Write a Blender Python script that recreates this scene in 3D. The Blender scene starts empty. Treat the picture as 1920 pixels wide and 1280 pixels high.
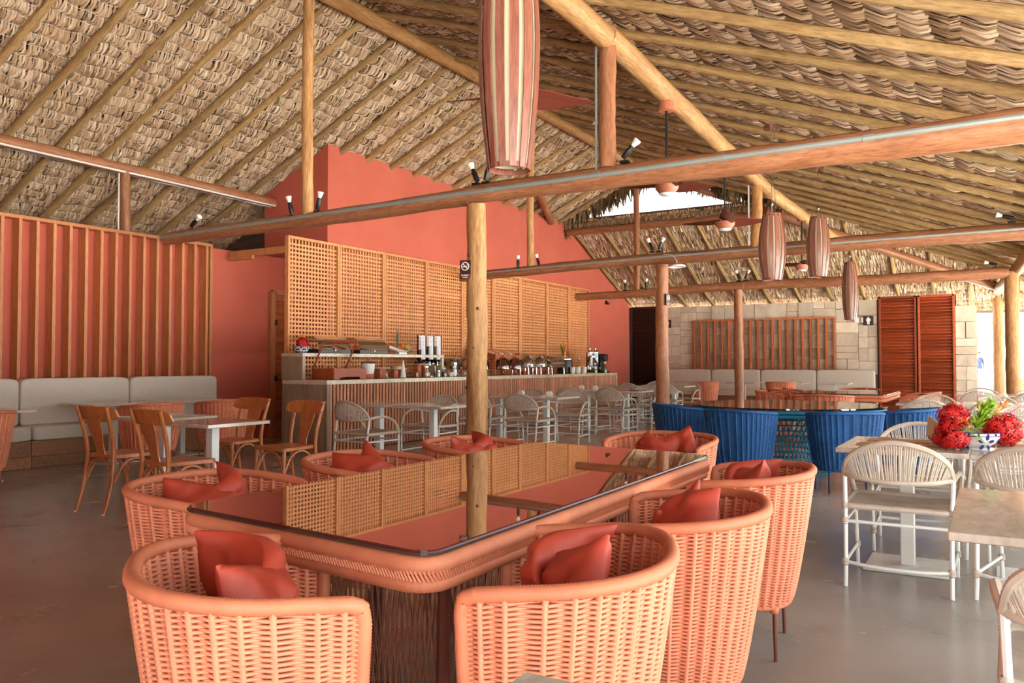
import bpy, math, random
import numpy as np
from mathutils import Vector, Matrix
random.seed(7); RNG = np.random.default_rng(7)
PI = math.pi
C = bpy.context.scene.collection
S = bpy.context.scene

# ---------------------------------------------------------------- camera
cam = bpy.data.cameras.new('camera'); camo = bpy.data.objects.new('camera', cam); C.objects.link(camo)
cam.sensor_width = 36.0; cam.lens = 1503.0/1920.0*36.0; cam.clip_end = 400
camo.location = (0, 0, 1.2); camo.rotation_euler = (PI/2+math.atan(40/1503.0), 0, math.radians(30.9))
S.camera = camo
# ---------------------------------------------------------------- light
S.view_settings.view_transform = 'Standard'; S.view_settings.look = 'None'
S.view_settings.gamma = 1.0; S.view_settings.use_curve_mapping = False
S.view_settings.exposure = 1.28
W = bpy.data.worlds.new('sky'); S.world = W; W.use_nodes = True
wn = W.node_tree; bg = wn.nodes['Background']
bg.inputs[0].default_value = (0.93, 0.97, 1.0, 1); bg.inputs[1].default_value = 1.6
sun = bpy.data.lights.new('sun', 'SUN'); sun.energy = 38.0; sun.angle = math.radians(1.0); sun.color = (1, .97, .93)
suno = bpy.data.objects.new('sun', sun); C.objects.link(suno)
suno.rotation_euler = Vector((0.55, 0.25, -1.0)).to_track_quat('-Z', 'Y').to_euler()

# ---------------------------------------------------------------- materials
def srgb(r, g, b):
    f = lambda c: ((c/255+0.055)/1.055)**2.4 if c > 10 else c/255/12.92
    return (f(r), f(g), f(b), 1)
def newmat(name):
    m = bpy.data.materials.new(name); m.use_nodes = True
    nt = m.node_tree; return m, nt, nt.nodes['Principled BSDF']
def N(nt, t, **kw):
    n = nt.nodes.new(t)
    for k, v in kw.items():
        if k in n.inputs.keys() if hasattr(n.inputs, 'keys') else False: n.inputs[k].default_value = v
        else: setattr(n, k, v)
    return n
def ramp(nt, fac, stops):
    r = nt.nodes.new('ShaderNodeValToRGB'); e = r.color_ramp.elements
    e[0].position, e[0].color = stops[0]; e[1].position, e[1].color = stops[-1]
    for p, c in stops[1:-1]:
        x = e.new(p); x.color = c
    nt.links.new(fac, r.inputs[0]); return r.outputs[0]
def noise(nt, vec, scale, detail=4, rough=.6, dist=0):
    n = nt.nodes.new('ShaderNodeTexNoise'); n.inputs['Scale'].default_value = scale
    n.inputs['Detail'].default_value = detail; n.inputs['Roughness'].default_value = rough
    n.inputs['Distortion'].default_value = dist
    if vec is not None: nt.links.new(vec, n.inputs['Vector'])
    return n.outputs['Fac']
def coords(nt, scale=(1, 1, 1), rnd=True, src='Object'):
    tc = nt.nodes.new('ShaderNodeTexCoord'); mp = nt.nodes.new('ShaderNodeMapping')
    mp.inputs['Scale'].default_value = scale; nt.links.new(tc.outputs[src], mp.inputs['Vector'])
    if rnd:
        oi = nt.nodes.new('ShaderNodeObjectInfo'); vm = nt.nodes.new('ShaderNodeVectorMath'); vm.operation = 'SCALE'
        cx = nt.nodes.new('ShaderNodeCombineXYZ')
        for i in range(3): nt.links.new(oi.outputs['Random'], cx.inputs[i])
        nt.links.new(cx.outputs[0], vm.inputs[0]); vm.inputs['Scale'].default_value = 37.0
        nt.links.new(vm.outputs[0], mp.inputs['Location'])
    return mp.outputs[0]
def bump(nt, bs, h, strength=.3, dist=.01):
    b = nt.nodes.new('ShaderNodeBump'); b.inputs['Strength'].default_value = strength; b.inputs['Distance'].default_value = dist
    nt.links.new(h, b.inputs['Height']); nt.links.new(b.outputs[0], bs.inputs['Normal'])
def mix(nt, a, b, fac, mode='MIX'):
    m = nt.nodes.new('ShaderNodeMix'); m.data_type = 'RGBA'; m.blend_type = mode
    def setin(s, v):
        if hasattr(v, 'is_linked') or isinstance(v, bpy.types.NodeSocket): nt.links.new(v, s)
        else: s.default_value = v
    setin(m.inputs[0], fac); setin(m.inputs[6], a); setin(m.inputs[7], b); return m.outputs[2]
def plain(name, col, rough=.5, metal=0, var=.12, scale=6, bmp=0, spec=.5, coat=0, emit=0, trans=0):
    m, nt, bs = newmat(name)
    v = coords(nt); f = noise(nt, v, scale, 3)
    lo = tuple(c*(1-var) for c in col[:3])+(1,); hi = tuple(min(1, c*(1+var)) for c in col[:3])+(1,)
    nt.links.new(ramp(nt, f, [(.3, lo), (.7, hi)]), bs.inputs['Base Color'])
    bs.inputs['Roughness'].default_value = rough; bs.inputs['Metallic'].default_value = metal
    bs.inputs['Specular IOR Level'].default_value = spec; bs.inputs['Coat Weight'].default_value = coat
    if bmp: bump(nt, bs, noise(nt, v, scale*8, 4), bmp, .004)
    if emit:
        bs.inputs['Emission Color'].default_value = col; bs.inputs['Emission Strength'].default_value = emit
    return m
def wood(name, c1, c2, c3=None, stretch=(1, 1, 12), rough=.5, spec=.4, bmp=.15, scale=1.0, rndtint=.25):
    # stretch: high frequency across the grain, low along it
    m, nt, bs = newmat(name)
    v = coords(nt, stretch)
    f = noise(nt, v, 3.0*scale, 6, .65, .6)
    g = noise(nt, v, 14.0*scale, 3, .6)
    col = ramp(nt, f, [(.28, c1), (.5, c2), (.75, c3 or c2)])
    dk = tuple(c*.62 for c in c1[:3])+(1,)
    gr = ramp(nt, g, [(.30, (.35, .35, .35, 1)), (.58, (1, 1, 1, 1))])
    sep = nt.nodes.new('ShaderNodeSeparateColor'); nt.links.new(gr, sep.inputs[0])
    col = mix(nt, dk, col, sep.outputs[0])
    oi = nt.nodes.new('ShaderNodeObjectInfo')
    mr = nt.nodes.new('ShaderNodeMapRange'); nt.links.new(oi.outputs['Random'], mr.inputs[0])
    mr.inputs[3].default_value = 1-rndtint; mr.inputs[4].default_value = 1+rndtint*.6
    hs = nt.nodes.new('ShaderNodeHueSaturation'); nt.links.new(mr.outputs[0], hs.inputs['Value']); nt.links.new(col, hs.inputs['Color'])
    nt.links.new(hs.outputs[0], bs.inputs['Base Color'])
    bs.inputs['Roughness'].default_value = rough; bs.inputs['Specular IOR Level'].default_value = spec
    if bmp: bump(nt, bs, g, bmp, .004)
    return m
def tinted(name, lo, mid, hi, rough=.8, spec=.2):
    # colour from the per-strand random attribute 'tint'
    m, nt, bs = newmat(name)
    a = nt.nodes.new('ShaderNodeAttribute'); a.attribute_name = 'tint'
    nt.links.new(ramp(nt, a.outputs['Fac'], [(0, lo), (.5, mid), (1, hi)]), bs.inputs['Base Color'])
    bs.inputs['Roughness'].default_value = rough; bs.inputs['Specular IOR Level'].default_value = spec
    return m
def sheet_glass(name, tint, opac=.12, rough=.03):
    m = bpy.data.materials.new(name); m.use_nodes = True; nt = m.node_tree
    for n in list(nt.nodes): nt.nodes.remove(n)
    o = nt.nodes.new('ShaderNodeOutputMaterial'); t = nt.nodes.new('ShaderNodeBsdfTransparent'); g = nt.nodes.new('ShaderNodeBsdfGlossy')
    t.inputs[0].default_value = tint; g.inputs['Roughness'].default_value = rough
    fr = nt.nodes.new('ShaderNodeFresnel'); fr.inputs[0].default_value = 1.45
    ad = nt.nodes.new('ShaderNodeMath'); ad.operation = 'ADD'; ad.inputs[1].default_value = opac; ad.use_clamp = True
    mx = nt.nodes.new('ShaderNodeMixShader'); nt.links.new(fr.outputs[0], ad.inputs[0]); nt.links.new(ad.outputs[0], mx.inputs[0])
    nt.links.new(t.outputs[0], mx.inputs[1]); nt.links.new(g.outputs[0], mx.inputs[2]); nt.links.new(mx.outputs[0], o.inputs[0])
    return m
M = {}
# plaster
def plaster():
    m, nt, bs = newmat('coral_plaster'); v = coords(nt, rnd=False)
    f = noise(nt, v, 1.3, 5); g = noise(nt, v, 60, 3)
    nt.links.new(ramp(nt, f, [(.3, srgb(195, 98, 78)), (.7, srgb(203, 106, 86))]), bs.inputs['Base Color'])
    bs.inputs['Roughness'].default_value = .75; bs.inputs['Specular IOR Level'].default_value = .25
    bump(nt, bs, g, .08, .003); return m
M['plaster'] = plaster()
def floor_mat():
    m, nt, bs = newmat('polished_concrete'); v = coords(nt, rnd=False)
    f = noise(nt, v, .55, 8, .65, .4); g = noise(nt, v, 1.9, 5, .6, .3); h = noise(nt, v, 26, 2, .5)
    col = ramp(nt, f, [(.3, srgb(138, 133, 126)), (.5, srgb(153, 148, 141)), (.72, srgb(167, 162, 156))])
    st = ramp(nt, g, [(.3, (0.78, .74, .68, 1)), (.55, (1, 1, 1, 1))])
    col = mix(nt, col, st, .45, 'MULTIPLY')
    nt.links.new(col, bs.inputs['Base Color'])
    rr = ramp(nt, g, [(.3, (.30, .30, .30, 1)), (.7, (.17, .17, .17, 1))]); nt.links.new(rr, bs.inputs['Roughness'])
    bs.inputs['Specular IOR Level'].default_value = .45
    return m
M['floor'] = floor_mat()
def stone(name, c1, c2, c3, rough=.35, scale=(1, 1, 1), vs=2.0):
    m, nt, bs = newmat(name); v = coords(nt, scale, rnd=True)
    f = noise(nt, v, vs, 8, .62, 1.2); g = noise(nt, v, vs*9, 4, .6)
    col = ramp(nt, f, [(.3, c1), (.5, c2), (.7, c3)])
    col = mix(nt, col, ramp(nt, g, [(.35, (.78, .76, .72, 1)), (.6, (1, 1, 1, 1))]), .7, 'MULTIPLY')
    nt.links.new(col, bs.inputs['Base Color']); bs.inputs['Roughness'].default_value = rough
    bump(nt, bs, g, .05, .003); return m
M['travertine'] = stone('travertine', srgb(182, 160, 130), srgb(206, 188, 160), srgb(222, 208, 184), .22, (1, 2.5, 2.5))
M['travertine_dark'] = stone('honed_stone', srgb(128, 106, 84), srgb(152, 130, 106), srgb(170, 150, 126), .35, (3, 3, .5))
M['tabletop'] = stone('table_marble', srgb(176, 162, 144), srgb(200, 188, 172), srgb(216, 206, 192), .1, (2.5, 1, 1))
def wall_stone():
    m, nt, bs = newmat('sandstone'); v = coords(nt, (1, 1, 1), rnd=True)
    f = noise(nt, v, 1.6, 6, .6, 1.5); g = noise(nt, v, 26, 4, .6)
    col = ramp(nt, f, [(.3, srgb(196, 174, 146)), (.5, srgb(214, 197, 172)), (.7, srgb(226, 213, 192))])
    oi = nt.nodes.new('ShaderNodeObjectInfo'); hs = nt.nodes.new('ShaderNodeHueSaturation')
    mr = nt.nodes.new('ShaderNodeMapRange'); nt.links.new(oi.outputs['Random'], mr.inputs[0]); mr.inputs[3].default_value = .74; mr.inputs[4].default_value = 1.04
    nt.links.new(mr.outputs[0], hs.inputs['Value']); nt.links.new(col, hs.inputs['Color'])
    nt.links.new(hs.outputs[0], bs.inputs['Base Color']); bs.inputs['Roughness'].default_value = .8
    bump(nt, bs, g, .2, .006); return m
M['sandstone'] = wall_stone()
M['grout'] = plain('grout', srgb(150, 132, 108), .9)
M['log'] = wood('weathered_log', srgb(138, 92, 50), srgb(176, 126, 74), srgb(196, 150, 96), (5, 5, .7), .6, .3, .35)
M['log_red'] = wood('varnished_log', srgb(134, 84, 54), srgb(168, 110, 74), srgb(186, 132, 94), (5, 5, .7), .45, .4, .3)
M['log_pale'] = wood('pale_column_log', srgb(150, 104, 60), srgb(196, 146, 92), srgb(214, 170, 118), (6, 6, .6), .55, .35, .35)
M['rafter'] = wood('rafter_log', srgb(150, 116, 72), srgb(180, 146, 96), srgb(196, 166, 116), (5, 5, .7), .7, .25, .4, rndtint=.2)
M['batten'] = wood('batten_timber', srgb(178, 106, 60), srgb(206, 136, 86), srgb(214, 152, 104), (14, 14, .8), .5, .35, .08, rndtint=.12)
M['lattice'] = wood('lattice_timber', srgb(206, 132, 78), srgb(222, 154, 98), srgb(230, 170, 116), (8, 8, 1.5), .5, .35, .08, rndtint=.1)
M['dowel'] = wood('dowel_timber', srgb(206, 134, 94), srgb(226, 160, 120), srgb(234, 180, 144), (16, 16, 1), .5, .35, .05, rndtint=.22)
M['slat_red'] = wood('far_slat_timber', srgb(168, 88, 46), srgb(198, 114, 68), srgb(212, 134, 88), (10, 10, .8), .5, .3, .05)
M['louver'] = wood('louvre_timber', srgb(130, 52, 26), srgb(172, 76, 40), srgb(192, 94, 54), (1, 14, 14), .42, .4, .05, rndtint=.4)
M['dark_door'] = wood('dark_louvre', srgb(44, 22, 16), srgb(58, 30, 22), None, (1, 14, 14), .5, .3, .05)
M['lamp_wood'] = wood('lamp_slat', srgb(104, 58, 44), srgb(136, 82, 64), srgb(152, 100, 82), (12, 12, .7), .3, .5, .03, rndtint=.2)
M['fan_wood'] = wood('fan_blade', srgb(78, 34, 24), srgb(104, 48, 34), srgb(120, 60, 44), (2, 14, 14), .3, .5, .02)
M['fan_case'] = wood('fan_housing', srgb(176, 98, 72), srgb(192, 116, 88), None, (6, 6, 6), .45, .4, .02)
M['bentwood'] = wood('bentwood', srgb(166, 90, 40), srgb(192, 114, 60), srgb(206, 134, 80), (9, 9, .8), .28, .5, .02, rndtint=.1)
M['box_wood'] = wood('display_box_wood', srgb(140, 62, 30), srgb(180, 88, 46), srgb(196, 106, 62), (2, 10, 10), .4, .4, .03)
M['bench_wood'] = wood('bench_plinth_timber', srgb(140, 88, 54), srgb(170, 118, 78), srgb(186, 136, 96), (9, .7, 9), .5, .4, .05)
M['rope'] = plain('coral_rope', srgb(222, 139, 104), .62, var=.14, scale=9, bmp=.15)
M['rope_rim'] = plain('coral_rope_wrap', srgb(208, 122, 86), .6, var=.1, scale=14, bmp=.1)
M['rope_table'] = plain('coral_rope_band', srgb(212, 129, 92), .62, var=.1, scale=14, bmp=.1)
M['string'] = plain('brown_string', srgb(150, 88, 58), .6, var=.25, scale=20)
M['blue_rope'] = plain('blue_rope', srgb(30, 86, 142), .6, var=.3, scale=3, bmp=.1)
M['teal_rope'] = plain('teal_rope', srgb(18, 118, 150), .55, var=.15, scale=5)
M['chair_leg'] = plain('brown_metal', srgb(120, 66, 52), .4, metal=.3)
M['navy_leg'] = plain('navy_metal', srgb(28, 44, 74), .4, metal=.3)
M['cushion'] = plain('rust_cushion', srgb(172, 60, 38), .55, var=.1, scale=5, bmp=.05)
M['seat_red'] = plain('dark_red_seat', srgb(120, 36, 24), .5, var=.1)
M['navy_cushion'] = plain('navy_cushion', srgb(40, 62, 98), .6)
M['white_metal'] = plain('white_paint', srgb(222, 222, 214), .35, var=.03)
M['white_rope'] = plain('sand_rope', srgb(192, 178, 160), .65, var=.12, scale=14, bmp=.1)
M['seat_weave'] = plain('grey_seat_weave', srgb(168, 154, 138), .7, var=.18, scale=10, bmp=.1)
def rglass():
    m, nt, bs = newmat('bronze_glass_top'); v = coords(nt)
    f = noise(nt, v, 1.2, 3); nt.links.new(ramp(nt, f, [(.3, srgb(88, 36, 27)), (.7, srgb(92, 40, 30))]), bs.inputs['Base Color'])
    bs.inputs['Roughness'].default_value = .02; bs.inputs['IOR'].default_value = 1.6; bs.inputs['Coat Weight'].default_value = .25; bs.inputs['Coat Roughness'].default_value = .01
    return m
M['glass_top'] = rglass()
M['dark_glass'] = plain('dark_glass_top', srgb(34, 26, 22), .03, var=.05, coat=1.0)
M['glass_edge'] = plain('glass_edge', srgb(70, 58, 52), .08, var=.05, coat=.5)
M['linen'] = plain('linen_upholstery', srgb(204, 194, 178), .85, var=.05, scale=40, bmp=.12)
M['cream'] = plain('cream_liner', srgb(214, 196, 160), .7, var=.05)
M['black'] = plain('black_plastic', srgb(24, 23, 22), .4)
M['bulb'] = plain('white_bulb', srgb(240, 238, 230), .25, var=.02)
M['conduit'] = plain('grey_conduit', srgb(150, 154, 146), .4, metal=.2, var=.05)
M['white_conduit'] = plain('white_conduit', srgb(222, 222, 214), .4, var=.03)
M['sign'] = plain('brown_sign', srgb(66, 30, 20), .45, var=.05)
M['sign_dark'] = plain('dark_sign', srgb(52, 36, 28), .45, var=.05)
M['white'] = plain('white_print', srgb(240, 236, 226), .5, var=.02)
M['ceramic'] = plain('white_ceramic', srgb(236, 234, 228), .12, var=.03, coat=.5)
M['navy_paint'] = plain('navy_glaze', srgb(38, 46, 120), .15, var=.1, coat=.5)
M['steel'] = plain('polished_steel', srgb(200, 196, 190), .12, metal=1, var=.05)
M['chrome'] = plain('chrome_wire', srgb(190, 186, 180), .2, metal=1)
M['acrylic'] = sheet_glass('clear_acrylic', (.97, .94, .92, 1), .06)
M['glass'] = sheet_glass('clear_glass', (.95, .96, .95, 1), .08)
M['smoke_glass'] = sheet_glass('smoky_dome', (.80, .68, .66, 1), .12)
M['tray_black'] = plain('black_tray', srgb(38, 40, 38), .35)
M['cereal_a'] = plain('brown_cereal', srgb(122, 62, 30), .8, var=.4, scale=60)
M['cereal_b'] = plain('dark_cereal', srgb(82, 50, 36), .8, var=.4, scale=60)
M['cereal_c'] = plain('corn_flakes', srgb(196, 132, 96), .8, var=.3, scale=60)
M['juice_o'] = plain('orange_juice', srgb(224, 140, 50), .3, var=.05)
M['juice_y'] = plain('yellow_juice', srgb(222, 196, 90), .3, var=.05)
M['lime'] = plain('lime_drink', srgb(96, 140, 44), .3, var=.1)
M['jam'] = plain('red_jam', srgb(98, 22, 16), .3)
M['bread'] = plain('bread_crust', srgb(206, 140, 86), .7, var=.25, scale=14)
M['paper'] = plain('bread_paper', srgb(226, 190, 160), .7)
M['cake'] = plain('pale_cake', srgb(214, 178, 128), .7, var=.2, scale=30)
M['choc'] = plain('dark_fruit', srgb(40, 22, 18), .5, var=.3)
M['melon'] = plain('watermelon_pieces', srgb(206, 60, 46), .4, var=.3, scale=14)
M['fruit_y'] = plain('yellow_fruit', srgb(212, 170, 60), .45, var=.2)
M['pine'] = plain('pineapple_skin', srgb(150, 112, 44), .6, var=.4, scale=30)
M['pine_leaf'] = plain('pineapple_leaf', srgb(96, 122, 84), .5, var=.2)
M['red_flower'] = tinted('ixora_petals', srgb(170, 14, 18), srgb(222, 24, 26), srgb(244, 84, 74), .5, .3)
M['orange_flower'] = tinted('heliconia', srgb(214, 84, 24), srgb(240, 130, 40), srgb(250, 190, 90), .5, .3)
M['green_feather'] = tinted('feathery_green', srgb(80, 120, 20), srgb(140, 180, 40), srgb(190, 214, 80), .5, .3)
M['leaf'] = plain('glossy_leaf', srgb(112, 146, 62), .4, var=.2)
M['pink'] = plain('pink_stem', srgb(220, 90, 110), .5)
M['leather'] = plain('tan_placemat', srgb(168, 122, 82), .5, var=.08, scale=12, bmp=.05)
M['palm_trunk'] = plain('palm_trunk', srgb(150, 132, 108), .9, var=.3, scale=8, bmp=.3)
M['palm_leaf'] = tinted('palm_frond', srgb(70, 104, 34), srgb(120, 150, 54), srgb(176, 190, 90), .5, .3)
M['thatch'] = tinted('palm_thatch', srgb(150, 116, 82), srgb(208, 174, 136), srgb(244, 224, 194), .75, .25)
M['stitch'] = plain('thatch_stitch', srgb(246, 236, 218), .7, var=.05)
M['thatch_back'] = plain('thatch_backing', srgb(84, 58, 34), .95, var=.3, scale=4)
M['fringe'] = tinted('dry_fringe', srgb(70, 56, 38), srgb(120, 98, 66), srgb(164, 138, 98), .8, .2)
M['crust'] = plain('thatch_crust', srgb(150, 122, 88), .95, var=.4, scale=30, bmp=.6)
M['brick'] = plain('terracotta_block', srgb(186, 104, 68), .7, var=.25, scale=18)
M['sand'] = plain('pale_paving', srgb(212, 210, 206), .85, var=.08, scale=1.5)
M['grass'] = plain('lawn', srgb(128, 150, 66), .9, var=.3, scale=8)
M['shade_white'] = plain('white_shade', srgb(232, 230, 222), .5, var=.02)
# ---------------------------------------------------------------- mesh helpers
class MB:
    def __init__(s): s.v = []; s.f = []
    def add(s, vs, fs):
        o = len(s.v); s.v += [tuple(p) for p in vs]; s.f += [tuple(i+o for i in f) for f in fs]; return s
    def box(s, c, d, rz=0, b=0, rot=None):
        hx, hy, hz = d[0]/2, d[1]/2, d[2]/2; b = min(b, hx*.9, hy*.9, hz*.9)
        R = rot if rot is not None else Matrix.Rotation(rz, 3, 'Z'); c = Vector(c)
        if b <= 0:
            P = [Vector((x*hx, y*hy, z*hz)) for x in (-1, 1) for y in (-1, 1) for z in (-1, 1)]
            F = [(0, 1, 3, 2), (4, 6, 7, 5), (0, 4, 5, 1), (2, 3, 7, 6), (0, 2, 6, 4), (1, 5, 7, 3)]
        else:
            P = []; idx = {}
            for x in (-1, 1):
                for y in (-1, 1):
                    for z in (-1, 1):
                        for a in range(3):
                            q = [x*(hx-b), y*(hy-b), z*(hz-b)]; q[a] += b*(x, y, z)[a]
                            idx[(x, y, z, a)] = len(P); P.append(Vector(q))
            F = []
            for a in range(3):
                u, w = (a+1) % 3, (a+2) % 3
                for sg in (-1, 1):
                    q = []
                    for su, sw in ((-1, -1), (1, -1), (1, 1), (-1, 1)):
                        k = [0, 0, 0]; k[a] = sg; k[u] = su; k[w] = sw; q.append(idx[(*k, a)])
                    F.append(tuple(q if sg > 0 else q[::-1]))
            for a in range(3):
                u, w = (a+1) % 3, (a+2) % 3
                for su in (-1, 1):
                    for sw in (-1, 1):
                        k0 = [0, 0, 0]; k0[a] = -1; k0[u] = su; k0[w] = sw
                        k1 = list(k0); k1[a] = 1
                        q = (idx[(*k0, u)], idx[(*k1, u)], idx[(*k1, w)], idx[(*k0, w)])
                        F.append(q if su*sw < 0 else q[::-1])
            for x in (-1, 1):
                for y in (-1, 1):
                    for z in (-1, 1):
                        q = (idx[(x, y, z, 0)], idx[(x, y, z, 1)], idx[(x, y, z, 2)])
                        F.append(q if x*y*z > 0 else q[::-1])
        return s.add([c+R@p for p in P], F)
    def tube(s, path, r, n=8, closed=False, caps=True):
        P = [Vector(p) for p in path]; m = len(P); rs = r if isinstance(r, (list, tuple)) else [r]*m
        T = []
        for i in range(m):
            a = P[(i-1) % m] if (closed or i > 0) else P[i]; b = P[(i+1) % m] if (closed or i < m-1) else P[i]
            t = b-a; T.append(t.normalized() if t.length > 1e-9 else Vector((0, 0, 1)))
        up = Vector((0, 0, 1)) if abs(T[0].z) < .9 else Vector((1, 0, 0))
        u = (up-T[0]*up.dot(T[0])).normalized(); vs = []
        for i in range(m):
            u = (u-T[i]*u.dot(T[i])); u = u.normalized() if u.length > 1e-6 else T[i].orthogonal().normalized()
            w = T[i].cross(u)
            for k in range(n):
                a = 2*PI*k/n; vs.append(P[i]+(u*math.cos(a)+w*math.sin(a))*rs[i])
        fs = []
        for i in range(m if closed else m-1):
            j = (i+1) % m
            for k in range(n): fs.append((i*n+k, i*n+(k+1) % n, j*n+(k+1) % n, j*n+k))
        if caps and not closed:
            fs.append(tuple(range(n))[::-1]); fs.append(tuple((m-1)*n+k for k in range(n)))
        return s.add(vs, fs)
    def lathe(s, prof, n=20, c=(0, 0, 0), sx=1, sy=1, caps=False):
        vs = []; fs = []; m = len(prof)
        for r, z in prof:
            for k in range(n):
                a = 2*PI*k/n; vs.append((c[0]+r*sx*math.cos(a), c[1]+r*sy*math.sin(a), c[2]+z))
        for i in range(m-1):
            for k in range(n): fs.append((i*n+k, i*n+(k+1) % n, (i+1)*n+(k+1) % n, (i+1)*n+k))
        if caps and prof[0][0] > 1e-6: fs.append(tuple(range(n))[::-1])
        if caps and prof[-1][0] > 1e-6: fs.append(tuple((m-1)*n+k for k in range(n)))
        return s.add(vs, fs)
    def loft(s, loops, caps=True, closed=True):
        n = len(loops[0]); vs = [p for l in loops for p in l]; fs = []
        for i in range(len(loops)-1):
            for k in range(n if closed else n-1): fs.append((i*n+k, i*n+(k+1) % n, (i+1)*n+(k+1) % n, (i+1)*n+k))
        if caps: fs.append(tuple(range(n))[::-1]); fs.append(tuple((len(loops)-1)*n+k for k in range(n)))
        return s.add(vs, fs)
    def xf(s, mat):
        s.v = [tuple(mat@Vector(p)) for p in s.v]; return s
    def mesh(s, name, mats, smooth=True, ang=40):
        me = bpy.data.meshes.new(name); me.from_pydata(s.v, [], s.f); fin(me, mats, smooth, ang); return me
def fin(me, mats, smooth=True, ang=40):
    for m in (mats if isinstance(mats, (list, tuple)) else [mats]): me.materials.append(M[m] if isinstance(m, str) else m)
    if smooth:
        me.polygons.foreach_set('use_smooth', [True]*len(me.polygons)); me.update()
        me.set_sharp_from_angle(angle=math.radians(ang))
    me.update()
def npmesh(name, V, F, mat, tint=None, smooth=True):
    # V (n,3) F (m,4)
    me = bpy.data.meshes.new(name); n = len(V); m = len(F)
    me.vertices.add(n); me.vertices.foreach_set('co', np.ascontiguousarray(V, dtype=np.float32).ravel())
    me.loops.add(m*4); me.loops.foreach_set('vertex_index', np.ascontiguousarray(F, dtype=np.int32).ravel())
    me.polygons.add(m); me.polygons.foreach_set('loop_start', np.arange(0, m*4, 4, dtype=np.int32))
    if tint is not None:
        a = me.attributes.new('tint', 'FLOAT', 'POINT'); a.data.foreach_set('value', np.ascontiguousarray(tint, dtype=np.float32))
    me.materials.append(M[mat] if isinstance(mat, str) else mat)
    if smooth: me.polygons.foreach_set('use_smooth', np.ones(m, dtype=bool))
    me.update(calc_edges=True); return me
def obj(name, mb, mat=None, parent=None, loc=None, rot=None, smooth=True, ang=40, kind=None, label=None):
    me = mb.mesh(name, mat, smooth, ang) if isinstance(mb, MB) else mb
    o = bpy.data.objects.new(name, me); C.objects.link(o)
    if parent is not None: o.parent = parent
    if loc is not None: o.location = loc
    if rot is not None: o.rotation_euler = rot
    if kind: o['kind'] = kind
    if label: o['label'] = label
    return o
def tag(o, label, cat, group=None):
    o['label'] = label; o['category'] = cat
    if group: o['group'] = group
    return o
def thing(name, label, cat, loc=(0, 0, 0), rz=0, group=None):
    o = bpy.data.objects.new(name, None); o.empty_display_size = .1; C.objects.link(o)
    o.location = loc; o.rotation_euler = (0, 0, rz); return tag(o, label, cat, group)
KIDS = {}
def kids(o): return [c for c in bpy.data.objects if c.parent == o]
def dup(root, loc, rz=0, label=None, group=None, swap=None):
    ks = KIDS.get(root.name)
    if ks is None:
        ks = [(c, kids(c)) for c in kids(root)]; KIDS[root.name] = ks
    r = root.copy(); C.objects.link(r); r.location = loc; r.rotation_euler = (0, 0, rz)
    if label: r['label'] = label
    if group: r['group'] = group
    for c, gs in ks:
        d = c.copy(); C.objects.link(d); d.parent = r
        for g in gs:
            e = g.copy(); C.objects.link(e); e.parent = d
    return r
def struct(name, mb, mat, smooth=False, parent=None):
    o = obj(name, mb, mat, parent, smooth=smooth)
    if parent is None: o['kind'] = 'structure'
    return o
def fillet(pts, r, n=5, closed=True):
    # round the corners of a polyline
    P = [Vector(p) for p in pts]; out = []; m = len(P)
    for i in range(m):
        if not closed and i in (0, m-1): out.append(P[i]); continue
        a, b, c = P[(i-1) % m], P[i], P[(i+1) % m]; d1 = (a-b); d2 = (c-b)
        rr = min(r, d1.length*.49, d2.length*.49); p1 = b+d1.normalized()*rr; p2 = b+d2.normalized()*rr
        for k in range(n+1):
            t = k/n; out.append((p1*(1-t)+b*t)*(1-t)+(b*(1-t)+p2*t)*t)
    return out
def spline(pts, n=6):
    P = [Vector(p) for p in pts]; out = []
    for i in range(len(P)-1):
        a = P[max(i-1, 0)]; b = P[i]; c = P[i+1]; d = P[min(i+2, len(P)-1)]
        for k in range(n):
            t = k/n
            out.append(.5*((2*b)+(c-a)*t+(2*a-5*b+4*c-d)*t*t+(3*b-a-3*c+d)*t**3))
    out.append(P[-1]); return out
def resample(path, step, closed=False):
    P = [Vector(p) for p in path]
    if closed: P = P+[P[0]]
    L = [0]
    for i in range(1, len(P)): L.append(L[-1]+(P[i]-P[i-1]).length)
    n = max(2, int(L[-1]/step)); out = []; j = 0
    for k in range(n if closed else n+1):
        d = L[-1]*k/n
        while j < len(L)-2 and L[j+1] < d: j += 1
        t = (d-L[j])/max(L[j+1]-L[j], 1e-9); out.append(P[j].lerp(P[j+1], t))
    return out
def wrapped(mb, path, r, pitch=.008, n=8, closed=False):
    p = resample(path, pitch/2, closed)
    rs = [r*(1.0 if i % 2 else .90) for i in range(len(p))]
    return mb.tube(p, rs, n, closed)
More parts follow.
